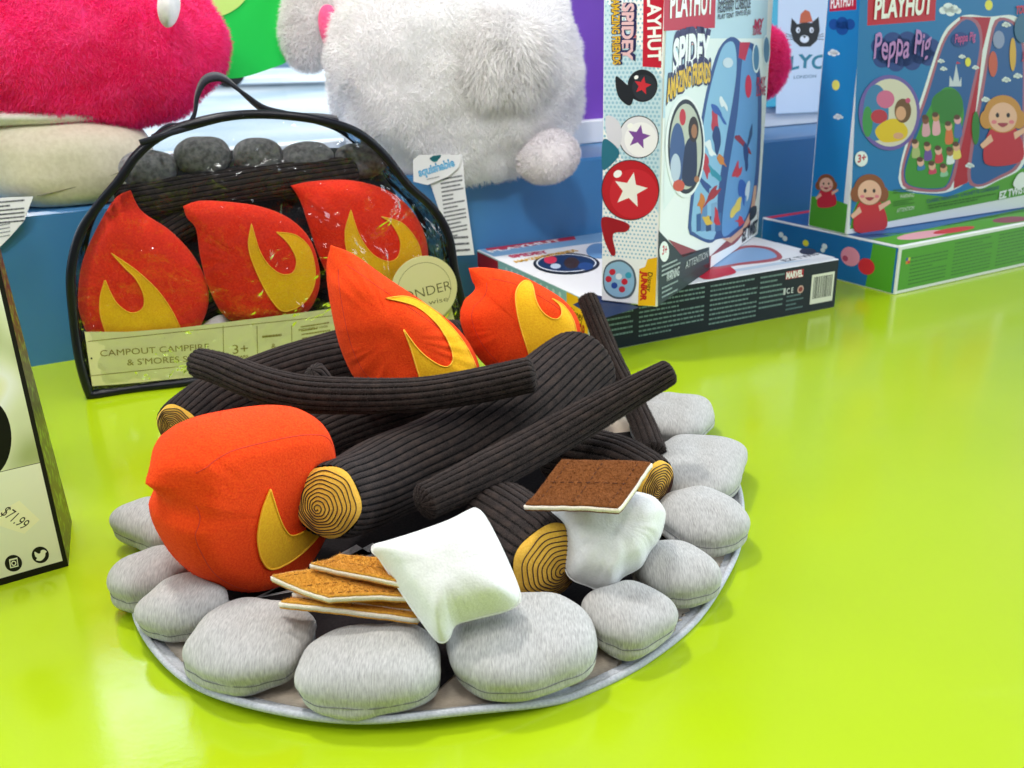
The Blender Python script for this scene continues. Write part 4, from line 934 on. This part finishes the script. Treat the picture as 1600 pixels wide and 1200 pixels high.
for j in range(74):
    for i in range(15):
        x = .003+i*.0052+(j % 2)*.0026; y = .062+j*.0050; r_ = .0014 if j < 18 else (.0018 if j < 50 else .0013)
        if x > TH-.003: continue
        n0 = len(UU); UU += [(x+r_*math.cos(q), y+r_*math.sin(q)) for q in np.linspace(0, 2*math.pi, 8, endpoint=False)]; FF.append(tuple(n0+k for k in range(8)))
a.raw(UU, FF, '93bcd4')
a.poly([(1004, 104), (1006, -60), (1040, -60), (1033, 106)], 'c02038')
# generic balls and gloves in place of the figures
for (x, y, rx, ry, c) in ((1004, 134, 22, 24, '23262e'), (998, 214, 30, 32, 'e2e0ea'), (985, 297, 44, 46, 'b8202c')):
    a.ell(x, y, rx+1.5, ry+1.5, '2a2c34'); a.ell(x, y, rx, ry, c); a.ell(x+rx*.12, y+ry*.12, rx*.86, ry*.84, {'23262e': '2e323c', 'e2e0ea': 'f2f0f6', 'b8202c': 'c82a36'}[c])
    st = []
    for q in range(10):
        rr3 = (.62 if q % 2 == 0 else .27); an = -math.pi/2+q*math.pi/5+.2; st.append((x+rx*rr3*math.cos(an), y+ry*rr3*math.sin(an)))
    a.poly(st, {'23262e': 'c8303c', 'e2e0ea': '7a4a9a', 'b8202c': 'f0eee8'}[c]); a.ell(x-rx*.45, y-ry*.55, rx*.16, ry*.12, 'f4f4f4', rot=-.6)
a.poly([(962, 120), (975, 128), (990, 145), (984, 165), (966, 150)], '23262e', smooth=True); a.poly([(947, 182), (965, 188), (972, 210), (966, 232), (950, 218)], 'd4d2e0', smooth=True)
a.poly([(942, 220), (955, 222), (968, 240), (950, 262), (941, 262)], '2c6c84', smooth=True); a.poly([(941, 340), (968, 344), (984, 352), (978, 362), (958, 366), (962, 395), (955, 398), (943, 370)], '9c1c28', smooth=True)
a.poly([(952, 410), (972, 406), (990, 420), (994, 445), (984, 464), (960, 466), (944, 452), (943, 425)], '56626e', smooth=True); a.poly([(953, 413), (971, 409), (987, 421), (991, 444), (982, 461), (961, 463), (946, 450), (945, 426)], '8cb4d2', smooth=True)
for (x, y, c) in ((957, 425, 'c02a3c'), (967, 432, 'dfe6ee'), (976, 440, 'c02a3c'), (960, 446, '2b4a98'), (972, 452, 'b83444'), (982, 430, '3c9ab8'), (951, 436, 'c02a3c')): a.ell(x, y, 5, 5, c, n=14)
a.poly([(997, 477), (999, 420), (1008, 417), (1012, 405), (1027, 402), (1024, 478)], 'ecb41c')
a.build('narrow_print', t); 
a.k += 1
def vtext(s_, p0, p1, h, c, bold=.03): a.text(s_, p0, p1, h, c, bold=bold)
vtext('PLAYHUT', (1012, -20), (1013, 96), .016, 'f4f4f4'); a.build('brand_lettering', t); vtext('MARVEL', (989, 36), (988, 64), .005, 'b83040')
vtext('SPIDEY', (973, 4), (971, 96), .016, '2c2c5a', .10); vtext('SPIDEY', (973, 5), (971, 95), .014, 'e0b4bc', .04)
vtext('AMAZING FRIENDS', (956, -2), (958, 102), .011, '2c2c5a', .09); vtext('AMAZING FRIENDS', (956, -1), (958, 101), .0095, 'dcae2c', .03)
a.build('title_lettering', t); vtext('Disney', (1013, 425), (1011, 455), .006, '3a2a10', .01); vtext('JUNIOR', (1003, 423), (1001, 470), .0075, 'c02a1e', .06)
a.build('narrow_lettering', t)

# --- flat green-sided box at the right
O = az(1397, 461, 0); Bk = az(1182, 404, 0); vn = (Bk-O).normalized(); un = Vector((vn.y, -vn.x, 0)); PH = .079; PW = .47; PD = .305
t = toybox('toy_box', 'flat play tent box with green front and blue side, under the upright blue box', O, un*PW, vn*PD, PH, GP)
a = Art(Frame(O-vn*.0003, un, Z))
a.poly([(.006, .006), (PW-.006, .006), (PW-.006, PH-.006), (.006, PH-.006)], '4f9a2c', px=False)
for k in range(4): a.poly([(.02+k*.11, .008), (.12+k*.11, .008), (.12+k*.11, PH-.012), (.02+k*.11, PH-.012)], '5ba636' if k % 2 else '479026', px=False, up=False) if False else None
a.build('side_print', t); a.k = 1
a.lines((.03, .055), (.12, .055), (.03, .012), 8, '2e6a1c', .35, False, 1); a.lines((.135, .065), (.235, .065), (.135, .012), 10, '2e6a1c', .35, False, 2); a.lines((.25, .065), (.36, .065), (.25, .012), 10, '2e6a1c', .35, False, 3)
for k, c in enumerate(('d8802c', 'c83040', '2c58a8', 'd8c83c')): a.poly([(.018+(k % 2)*.005, .048+(k//2)*.005), (.023+(k % 2)*.005, .048+(k//2)*.005), (.023+(k % 2)*.005, .053+(k//2)*.005), (.018+(k % 2)*.005, .053+(k//2)*.005)], c, px=False, up=(k == 0))
a.build('side_lettering', t)
a = Art(Frame(O+Z*(PH+.0003), un, vn))
a.poly([(.003, .06), (PW, .06), (PW, PD), (.003, PD)], '1f5f9c', px=False); a.poly([(.004, .006), (PW, .006), (PW, .08), (.10, .06), (.004, .10)], '4f9a2c', px=False, up=False)
a.poly([(.004, PD-.02), (PW, PD-.02), (PW, PD-.003), (.004, PD-.003)], 'b82a40', px=False); a.ell(.10, .035, .06, .02, 'e0a0b0', px=False); a.ell(.17, .03, .05, .014, 'c83040', px=False); a.ell(.32, .03, .04, .02, '8a3c58', px=False)
a.build('top_print', t)
a = Art(Frame(O-un*.0003+vn*PD, -vn, Z))
a.poly([(.002, .002), (PD-.002, .002), (PD-.002, PH-.003), (.002, PH-.003)], '1b67a6', px=False); a.poly([(PD-.058, .002), (PD-.006, .002), (PD-.006, PH-.004), (PD-.052, PH-.004)], '4f9a2c', px=False)
for (x, y, r_, c) in ((.11, .05, .007, 'e0d83c'), (.15, .045, .005, 'dfe8f0'), (.153, .052, .006, 'dfe8f0'), (.05, .055, .006, 'dfe8f0'), (.06, .05, .006, 'dfe8f0'), (PD-.095, .045, .02, 'e890a8'), (PD-.06, .035, .017, 'd02c38'), (PD-.105, .04, .006, 'b84868')):
    a.ell(x, y, r_, r_*.8, c, px=False)
a.build('end_print', t)

# --- upright blue box at the right
K0 = az(1322, 367, PH+.001); Kl = az(1262, 353, PH+.001); vn = (Kl-K0); vn.z = 0; TH = vn.length; vn.normalize(); un = Vector((vn.y, -vn.x, 0)); W_ = .47; SHt = .42
t = toybox('toy_box', 'upright blue and green play tent box with red corner and purple-ringed photo', K0, un*W_, vn*TH, SHt, GP)
a = Art(Frame(K0-vn*.0003, un, Z))
a.poly([(1352, -200), (1330, 310), (1328, 352), (1700, 278), (1700, -200)], '1d74b4')
a.poly([(1333, 330), (1345, 302), (1372, 296), (1440, 303), (1480, 308), (1530, 290), (1600, 262), (1700, 230), (1700, 285), (1328, 358)], '549e30', smooth=False)
a.poly([(1355, 40), (1461, 32), (1464, -40), (1357, -40)], 'bf1f30')
def cloud(x, y, s, c='e6eef6'):
    for dx, dy, r_ in ((-1, .2, .6), (-.3, -.2, .75), (.5, 0, .65), (1.1, .3, .45), (0, .4, .7)): a.ell(x+dx*s, y+dy*s, r_*s, r_*s*.9, c, up=(dx == -1), n=16)
cloud(1485, 14, 11); a.ell(1545, 8, 6, 8, 'e8de4a')
# logo cloud
for k, (x, y, r_) in enumerate(((1375, 72, 14), (1395, 66, 16), (1418, 66, 17), (1440, 66, 16), (1455, 74, 14), (1450, 90, 13), (1425, 96, 14), (1400, 98, 14), (1378, 92, 14), (1412, 82, 22), (1385, 82, 18), (1438, 82, 18))): a.ell(x, y, r_, r_, '1c3f86', up=(k == 0), n=20)
# tent: two panels with a red strip between
OUT = [(1405, 270), (1405, 285), (1418, 298), (1470, 302), (1500, 292), (1512, 283), (1530, 295), (1560, 282), (1596, 262), (1606, 220), (1608, 80), (1600, 40), (1582, 24), (1545, 26), (1512, 23), (1492, 32), (1470, 60), (1440, 150), (1412, 235)]
a.poly(OUT, 'e4eaf2', smooth=True, n=120); a.poly([(1500, 26), (1548, 27), (1535, 80), (1512, 285), (1490, 295)], 'b01c30')
a.poly([(1408, 280), (1420, 296), (1466, 300), (1488, 288), (1502, 230), (1520, 150), (1534, 80), (1532, 40), (1514, 26), (1494, 36), (1472, 66), (1444, 152), (1414, 240)], 'a86478', smooth=True); a.poly([(1412, 276), (1423, 291), (1464, 296), (1484, 284), (1498, 228), (1516, 148), (1530, 80), (1528, 44), (1512, 30), (1496, 40), (1475, 69), (1448, 154), (1418, 241)], '235a9c', smooth=True)
a.poly([(1512, 282), (1530, 292), (1560, 280), (1592, 260), (1600, 215), (1602, 90), (1594, 46), (1578, 30), (1556, 30), (1546, 60), (1532, 140), (1516, 230)], 'a86478', smooth=True); a.poly([(1517, 279), (1532, 288), (1558, 276), (1588, 257), (1596, 213), (1598, 90), (1590, 49), (1576, 34), (1560, 34), (1550, 62), (1537, 142), (1521, 231)], '235a9c', smooth=True)
a.poly([(1414, 272), (1424, 290), (1464, 294), (1482, 283), (1496, 225), (1506, 180), (1500, 150), (1490, 138), (1476, 137), (1464, 150), (1446, 180), (1424, 235)], '3f8f34', smooth=True)
a.poly([(1455, 160), (1470, 142), (1495, 142), (1505, 165), (1494, 190), (1465, 190)], '2f7a2c', smooth=True)
a.poly([(1483, 135), (1484, 118), (1489, 128), (1494, 100), (1499, 128), (1502, 120), (1502, 135)], 'c8d0e0'); a.poly([(1494, 100), (1495, 96), (1501, 99)], 'c83040')
rg = random.Random(21); pk = ['e89ab0', 'e4a8b8', 'd8703c', '6a50a0', 'e8d46a', 'dfe6ee', '4a6cb4', 'c8404c', '8cc4a0']
for (x, y, h_, cb_, ch) in ((1446, 190, 22, 'd8a0b0', '7a4a30'), (1462, 186, 24, 'e4a8b8', 'c89060'), (1482, 200, 24, 'd8703c', 'e0a890'), (1496, 190, 24, '4a6cb4', 'e8a8b4'), (1430, 228, 18, 'a8b878', 'e0b098'), (1449, 232, 18, '6a50a0', 'd8a080'), (1466, 238, 16, 'c8404c', 'e4b0a0'), (1484, 240, 16, 'dfe6ee', '9a6844'), (1494, 232, 16, 'e8d46a', 'e0a890'), (1456, 262, 10, 'c84060', 'e0b098'), (1474, 266, 10, '8cc4a0', 'd8a080'), (1438, 256, 10, '3c7ab0', 'e4b0a0')):
    a.poly([(x-5, y+h_), (x-3, y), (x+4, y-1), (x+7, y+h_-2)], cb_, smooth=True, n=24); a.ell(x, y-3, 5.5, 7, ch, n=18); a.ell(x-1, y-7, 5, 4, '5a3a28', n=14)
a.ell(1500, 62, 14, 12, '1c3f86'); a.ell(1512, 97, 4.5, 7, 'e4dc46')
for x, y in ((1470, 95), (1474, 107), (1503, 88), (1524, 105)): cloud(x, y, 3.6)
for x, y in ((1572, 38), (1572, 124), (1540, 155), (1515, 258), (1590, 118)): cloud(x, y, 4.6)
a.ell(1560, 62, 9, 14, '8c98c0'); a.ell(1551, 100, 7, 20, 'c85a40'); a.ell(1582, 85, 5, 26, 'd8a83c'); a.ell(1548, 190, 5, 16, '3f8f34'); a.ell(1524, 200, 6, 26, '2f7a2c')
# round photo of a child in yellow
a.ell(1389, 176, 48, 59, '6c5aa8'); a.ell(1390, 176, 42, 53, 'd6cfc0'); a.ell(1368, 176, 20, 44, '3c7ab0'); a.ell(1355, 190, 8, 24, '3f8f4c'); a.ell(1383, 155, 14, 14, 'd06a94'); a.ell(1373, 182, 13, 11, 'b83444')
a.poly([(1367, 208), (1372, 196), (1390, 186), (1406, 188), (1418, 204), (1410, 218), (1380, 222)], 'e0bc1c', smooth=True); a.ell(1410, 173, 13, 19, '6e4c2c'); a.ell(1407, 177, 8, 11, 'd8a080'); a.ell(1418, 157, 4, 4, 'c84878'); a.ell(1403, 212, 8, 5, 'd8a080')
def kid(x, y, k, dress, hair, skin='e8b49c'):
    a.poly([(x-13*k, y+36*k), (x-9*k, y+10*k), (x+9*k, y+9*k), (x+15*k, y+33*k)], dress, smooth=True, n=30)
    a.poly([(x-9*k, y+14*k), (x-17*k, y+22*k), (x-15*k, y+25*k), (x-7*k, y+19*k)], skin); a.poly([(x+8*k, y+13*k), (x+18*k, y+8*k), (x+19*k, y+11*k), (x+9*k, y+18*k)], skin)
    a.ell(x, y-1*k, 14*k, 14*k, hair); a.ell(x-12*k, y+3*k, 5*k, 7*k, hair); a.ell(x+12*k, y+3*k, 5*k, 7*k, hair); a.ell(x, y+1.5*k, 10.5*k, 11*k, skin)
    for d in (-4, 4): a.ell(x+d*k, y, 1.3*k, 1.8*k, '241c1c')
    a.ell(x-6.5*k, y+5*k, 2*k, 1.5*k, 'e07a88'); a.ell(x+6.5*k, y+5*k, 2*k, 1.5*k, 'e07a88'); a.poly([(x-4*k, y+6*k), (x+4*k, y+6*k), (x, y+9*k)], 'a03848', smooth=True, n=20)
kid(1358, 298, 1.75, 'c82c34', '8a5030'); kid(1566, 180, 2.1, 'c02838', 'c88a3c')
if 0: a.poly([(1330, 358), (1336, 330), (1344, 322), (1366, 322), (1372, 330), (1376, 348)], 'c82c34', smooth=True); 0 and a.poly([(1336, 322), (1336, 290), (1344, 278), (1362, 270), (1384, 272), (1390, 280), (1380, 292), (1374, 312), (1364, 328), (1346, 328)], 'e8a0b0', smooth=True)
a.ell(1345, 248, 10, 12, 'e6ecf2')
a.ell(1596, 45, 12, 22, '3c6c90'); a.build('front_print', t)
a.k += 1
a.text('PLAYHUT', (1365, 29), (1455, 20), .030, 'f4f4f4', bold=.035); a.build('brand_lettering', t)
a.text('Peppa Pig', (1364, 92), (1452, 84), .036, 'b884c8', bold=.015, wob=.08); a.text('Peppa Pig', (1491, 67), (1523, 62), .013, 'c85a9c', bold=.02); a.build('title_lettering', t)
a.text('3+', (1339, 254), (1352, 251), .012, 'b8283c', bold=.03); a.build('age_mark', t)
a.text('WARNING', (1405, 310), (1427, 307), .0065, 'c8dcc0', bold=.01); a.text('ATTENTION', (1400, 332), (1427, 327), .0065, 'c8dcc0', bold=.01)
a.lines((1395, 298), (1425, 296), (1395, 302), 2, '2e6a1c', .4, seed=1); a.lines((1395, 316), (1428, 311), (1395, 322), 3, '2e6a1c', .4, seed=2); a.build('warning_lettering', t)
a.text('CLASSIC HIDEAWAY', (1447, 317), (1498, 308), .006, '1f4a7a', bold=.01); a.text('CACHETTE CLASSIQUE', (1500, 307), (1560, 295), .006, '1f4a7a', bold=.01); a.lines((1450, 322), (1555, 303), (1451, 326), 2, '2e6a1c', .4, seed=3); a.build('type_lettering', t)
a.text('EZ TWIST', (1560, 311), (1602, 300), .013, 'eef2f4', bold=.04); a.poly([(1582, 288), (1590, 272), (1600, 270), (1601, 286), (1592, 296)], 'eef2f4', smooth=True)
a.build('slogan_lettering', t); a.text('TOUGH', (1586, 22), (1612, 18), .012, 'd03a4c', bold=.04); a.text('JOUE', (1596, 92), (1616, 88), .012, 'd03a4c', bold=.04)
a.build('front_lettering', t)
NF = Frame(K0-un*.0003+vn*TH, -vn, Z); a = Art(NF)
a.poly([(.003, .002), (TH-.012, .002), (TH-.012, SHt-.002), (.003, SHt-.002)], '2080c2', px=False)
a.poly([(.003, .002), (TH-.003, .002), (TH-.003, .05), (TH*.5, .056), (.003, .052)], '4f9a2c', px=False)
a.poly([(1296, 18), (1338, 15), (1338, -60), (1298, -60)], 'c02440')
for k, (x, y, r_) in enumerate(((1303, 38, 8), (1316, 36, 9), (1328, 38, 8), (1316, 44, 10))): a.ell(x, y, r_, r_*1.1, '1c4f9a', up=(k == 0), n=18)
cloud(1303, 82, 6); cloud(1310, 182, 5); a.ell(1306, 133, 6, 8, 'e8de6a')
kid(1291, 287, 1.0, 'c82c3c', '8a5030'); a.build('narrow_print', t)
a.k += 1; a.text('PLAYHUT', (1298, 13), (1335, 8), .016, 'f4f4f4', bold=.03); a.build('narrow_lettering', t)

# --- game box at the left edge
K0 = az(107, 884, 0); K1 = az(-60, 932, 0); ud = (K0-K1); ud.z = 0; ud.normalize(); bd = Vector((-ud.y, ud.x, 0))
lean = (Z+bd*.105-ud*.03).normalized()
t = thing('game_box', 'pale box with black edges, a price sticker and two round icons, at the left edge', 'box', K0)
nn = ud.cross(lean).normalized()*-1
dep = nn*.07
if dep.y < 0: dep = -dep
dep2 = (dep.normalized()+ud*.20).normalized()*.085
def obox(name, O, a1, a2, a3, mt, parent):
    P = [O, O+a1, O+a1+a2, O+a2]; P += [p+a3 for p in P]; return obj(name, P, [(0, 1, 2, 3), (7, 6, 5, 4), (1, 0, 4, 5), (2, 1, 5, 6), (3, 2, 6, 7), (0, 3, 7, 4)], mt, parent, smooth=False)
m, nt, b = nmat('leafy_print'); co = coords(nt); v = N(nt, 'ShaderNodeTexNoise'); v.inputs['Scale'].default_value = 120; v.inputs['Detail'].default_value = 2; nt.links.new(co, v.inputs['Vector'])
nt.links.new(ramp(nt, v.outputs[0], [(.45, (.035, .022, .015)), (.52, (.04, .025, .015)), (.6, (.10, .17, .02)), (.7, (.2, .32, .03))]), b.inputs['Base Color']); b.inputs['Roughness'].default_value = .35
SZ = .34
obox('carton', K0-ud*.26, ud*.26, lean*SZ, dep2, m, t)
a = Art(Frame(K0-ud*.0-nn*0, ud, lean)); sg = 1 if a.fr.N.y < 0 else -1
a = Art(Frame(K0+a.fr.N*sg*.0004, ud, lean)); 
if a.fr.N.y > 0: a.step = -a.step
a.poly([(-.258, .0), (0, .0), (0, SZ-.001), (-.258, SZ-.001)], '15140f', px=False)
m, nt, b = nmat('meadow_print'); co = coords(nt, (1, 1, 1)); v = N(nt, 'ShaderNodeTexNoise'); v.inputs['Scale'].default_value = 14; v.inputs['Detail'].default_value = 1; nt.links.new(co, v.inputs['Vector'])
nt.links.new(ramp(nt, v.outputs[0], [(.3, (.36, .42, .16)), (.45, (.66, .70, .42)), (.55, (.80, .82, .68)), (.65, (.70, .68, .18))]), b.inputs['Base Color']); b.inputs['Roughness'].default_value = .3
a.poly([(-.256, .095), (-.0035, .095), (-.0035, SZ-.004), (-.256, SZ-.004)], m, px=False)
a.poly([(-.256, .006), (-.0035, .006), (-.0035, .0945), (-.256, .0945)], 'e4e8c4', px=False, up=False)
a.ell(-22, 685, 40, 62, '0a0c0a')
a.build('front_print', t)
a.k = 5
a.poly([(0, 800), (30, 782), (62, 812), (38, 834), (0, 822), (-30, 810)], 'efeebe'); a.text('$71.99', (0, 803), (35, 828), .009, '3c3a28', bold=0); a.build('price_sticker', t)
a.k = 5
for i, (x, y) in enumerate(((21, 880), (63, 867))): a.ell(x, y, 13.5, 13, '14140f', up=(i == 0)); a.k = 5
a.k = 7
a.poly([(14, 874), (27, 871), (29, 885), (16, 888)], 'e8ecc8'); a.poly([(16, 876), (26, 873.5), (27.5, 883.5), (17.5, 886)], '14140f'); a.ell(21.5, 880, 4, 4, 'e8ecc8'); a.ell(21.5, 880, 2.4, 2.4, '14140f')
a.poly([(54, 862), (60, 865), (63, 864), (64, 860), (69, 859), (73, 862), (71, 864), (70, 870), (64, 876), (56, 875), (58, 872), (55, 869)], 'e8ecc8', smooth=True, n=40)
a.build('icons', t)

# ================================================================== PLUSH TOYS ON THE LEDGE
def furmat(name, c1, c2):
    m, nt, b = nmat(name); co = coords(nt); v = N(nt, 'ShaderNodeTexNoise'); v.inputs['Scale'].default_value = 40; nt.links.new(co, v.inputs['Vector'])
    nt.links.new(ramp(nt, v.outputs[0], [(.35, c1), (.65, c2)]), b.inputs['Base Color']); b.inputs['Roughness'].default_value = .75; b.inputs['Sheen Weight'].default_value = .3
    b.inputs['Specular IOR Level'].default_value = .2
    tl = N(nt, 'ShaderNodeBsdfTranslucent'); tl.inputs[0].default_value = (*c2, 1); mx = N(nt, 'ShaderNodeMixShader'); mx.inputs[0].default_value = .4
    nt.links.new(b.outputs[0], mx.inputs[1]); nt.links.new(tl.outputs[0], mx.inputs[2]); nt.links.new(mx.outputs[0], nt.nodes['Material Output'].inputs[0])
    return m
M_fw = furmat('white_fur', (.90, .89, .89), (.96, .95, .95)); M_fp = furmat('pink_fur', (.96, .03, .27), (.99, .08, .36)); M_satin = fabric('white_satin', (.8, .76, .78), (.86, .82, .84), 200, .5, .3, .2, .0005)
M_stem = fabric('cream_plush', (.66, .60, .44), (.74, .68, .52), 160, .8, .4, .3, .0008)
def furry(name, c, ax, mt, parent, n, ln, wd, lean=(0, 0, -.35), disp=.008, ds=14, clip=True, seed=0, clump=28, **kw):
    V, Fc = ellipsoid(c, ax, 64, 40, .95, .95, disp, ds, seed)
    if clip:
        for i in range(len(V)):
            if (Vector(V[i])-WP).dot(WN) < .012 and V[i][2] < LZ+.003: V[i][2] = LZ+.003
            dw = (Vector(V[i])-WO).dot(WN)
            if dw < .006: V[i] += np.array(WN)*(.006-dw)
    o = obj(name, V, Fc, mt, parent, **kw); VV, FF = fur(V, Fc, n, ln, wd, lean, .35, clump, seed); obj('fur', VV, FF, mt, o, smooth=False); return o
cb = ay(712, 112, 1.60); t = thing('plush_bunny', 'big round white fluffy plush seen from behind with puffy tail, on the blue ledge', 'plush toy', Vector((cb.x, cb.y, LZ)))
furry('body', cb, [(.196, .05, 0), (-.04, .155, 0), (0, 0, .192)], M_fw, t, 130000, .0085, .0008, (0, 0, -.25), seed=1, disp=.016, clump=16)
c = ay(780, 95, 1.48); furry('tail', c, [(.075, 0, 0), (0, .045, 0), (0, 0, .07)], M_fw, t, 30000, .017, .0009, (0, 0, -.7), clip=False, seed=2, disp=.006)
c = ay(856, 246, 1.50); furry('foot', c, [(.045, .01, 0), (-.01, .05, 0), (.006, 0, .038)], M_satin, t, 9000, .005, .0008, clip=False, seed=3, disp=.004)
c = ay(492, 28, 1.60); furry('ear', c, [(.045, .0, -.02), (0, .03, 0), (.03, 0, .075)], M_fw, t, 20000, .008, .0008, clip=False, seed=4, disp=.004)
c = ay(520, 48, 1.565); V, Fc = ellipsoid(c, [(.018, 0, .012), (0, .012, 0), (-.012, 0, .036)], 30, 20); obj('ear_lining', V, Fc, fabric('pink_felt', (.8, .08, .22), (.86, .12, .28), 300), t)
M_tag = paint('white_label', (.72, .73, .75), (.80, .81, .83), .45)
tf = Frame(ay(690, 290, 1.415), (1, .42, 0), (-.1, 0, 1))
def sheet(fr, pts, mt, name, parent, curl=.004):
    U = np.array(fr.L(pts)); n = len(U); V = list(fr.arr(np.c_[U, np.zeros(n)]))+list(fr.arr(np.c_[U, np.full(n, .0006)]))
    return obj(name, V, [tuple(range(n)), tuple(reversed(range(n, 2*n)))]+[(i, (i+1) % n, n+(i+1) % n, n+i) for i in range(n)], mt, parent, smooth=False)
lb = sheet(tf, [(664, 262), (722, 240), (727, 300), (741, 398), (697, 400), (690, 340)], M_tag, 'care_label', t)
a = Art(tf.off(.0008), .0001); a.lines((688, 282), (722, 276), (698, 372), 15, '5c5f66', .42, seed=9); a.lines((701, 374), (732, 372), (704, 394), 3, '484b52', .35, seed=10); a.build('label_lettering', lb)
tg = tf.off(.004); lb = sheet(tg, [(645, 250), (655, 242), (722, 242), (716, 262), (700, 276), (668, 289), (646, 284)], M_tag, 'brand_tag', t)
a = Art(tg.off(.0008), .0001); a.text('squishable', (655, 276), (711, 259), .0115, '3f8fc0', bold=.045); a.text('squishable', (656, 275.5), (710, 259.5), .0100, '8cc4e6', bold=.0); a.ell(679, 248, 6, 5, '2a7a80'); a.poly([(672, 246), (688, 242), (686, 248), (675, 251)], '1c5a64', smooth=True); a.lines((667, 281), (688, 276), (668, 283), 1, '70747c', .6, seed=2); a.build('tag_lettering', lb)
# mushroom
cm = ay(88, 62, 1.36); t = thing('plush_mushroom', 'pink fluffy plush mushroom cap on a cream stem at the left end of the ledge', 'plush toy', Vector((cm.x, cm.y, LZ)))
furry('cap', cm, [(.205, .07, -.012), (-.03, .10, 0), (.01, 0, .124)], M_fp, t, 120000, .008, .0008, (-.1, -.1, -.3), seed=5, disp=.010, clip=False)
cs = ay(112, 252, 1.345); V, Fc = ellipsoid(cs, [(.103, .04, -.004), (-.03, .08, 0), (0, 0, .064)], 60, 40, .8, .75, .004, 14, 3)
V[:, 2] = np.maximum(V[:, 2], LZ+.002); o = obj('stem', V, Fc, M_stem, t)
def surfpt(px, py, V):
    q = [CR.transposed() @ (Vector(v)-CO) for v in V]; P = np.array([(800+F*a.x/-a.z, 600-F*a.y/-a.z, -a.z) for a in q])
    dd = np.hypot(P[:, 0]-px, P[:, 1]-py)+np.where(P[:, 2] > np.median(P[:, 2]), 500, 0); return ay(px, py, V[np.argmin(dd)][1]-.0015)
V2, F2 = tube(cr_open([surfpt(x, y, V) for x, y in ((58, 306), (90, 299), (125, 290), (160, 279), (190, 268))], 30), .0006, 5); obj('seam', V2, F2, plain('stem_seam', (.3, .26, .18), .9), o)
cu = ay(60, 176, 1.36); V, Fc = ellipsoid(cu, [(.13, .045, -.006), (-.03, .09, 0), (0, 0, .019)], 60, 24, 1, 1, .003, 20, 2); obj('cap_rim', V, Fc, fabric('cream_rim', (.72, .70, .62), (.8, .78, .70), 200, .9, .4), t)
cs2 = ay(264, 8, 1.30); V, Fc = ellipsoid(cs2, [(.010, 0, -.006), (0, .022, 0), (.008, 0, .026)], 30, 20, .7); obj('cap_spot', V, Fc, M_satin, t, label='white spot on the pink cap')
tf = Frame(ay(20, 350, 1.23), (1, .2, -.1), (.1, .2, 1)); lb = sheet(tf, [(-14, 310), (20, 308), (52, 307), (38, 345), (16, 370), (0, 386), (-14, 386)], M_tag, 'care_label', t)
a = Art(tf.off(.0008), .0001); a.lines((-6, 318), (38, 314), (-6, 350), 6, '4c5058', .42, seed=12); a.lines((-6, 354), (16, 350), (-6, 372), 4, '80848c', .3, seed=13); a.build('label_lettering', lb)
# pink pompom toy behind the upright box
cp = ay(1184, 100, 1.80); t = thing('plush_pompom', 'pink and purple fluffy ball peeping out behind the upright white box', 'plush toy', Vector((cp.x, cp.y, LZ)))
furry('pompom', cp, [(.052, 0, 0), (0, .04, 0), (0, 0, .056)], M_fp, t, 22000, .009, .001, seed=8, clip=False)
furry('body', Vector((cp.x-.05, cp.y, LZ+.062)), [(.055, 0, 0), (0, .04, 0), (0, 0, .06)], M_fp, t, 6000, .009, .001, seed=9)

sp = bpy.data.lights.new('plush_spot', 'SPOT'); sp.energy = 75; sp.spot_size = R(22); sp.spot_blend = .8; sp.shadow_soft_size = .08; sp.color = (1, .98, .96)
so = bpy.data.objects.new('added_spot', sp); COL.objects.link(so); so.location = (-.15, -.3, 1.7); so.rotation_euler = (Vector((-.09, 1.5, .36))-so.location).to_track_quat('-Z', 'Y').to_euler()  # unseen spot added to brighten the white bunny
sp2 = sp.copy(); sp2.energy = 32; so2 = bpy.data.objects.new('added_spot', sp2); COL.objects.link(so2); so2.location = (-.75, -.2, 1.7); so2.rotation_euler = (Vector((-.62, 1.3, .36))-so2.location).to_track_quat('-Z', 'Y').to_euler()  # second unseen spot, added to lift the pink mushroom
sc.render.engine = 'CYCLES'
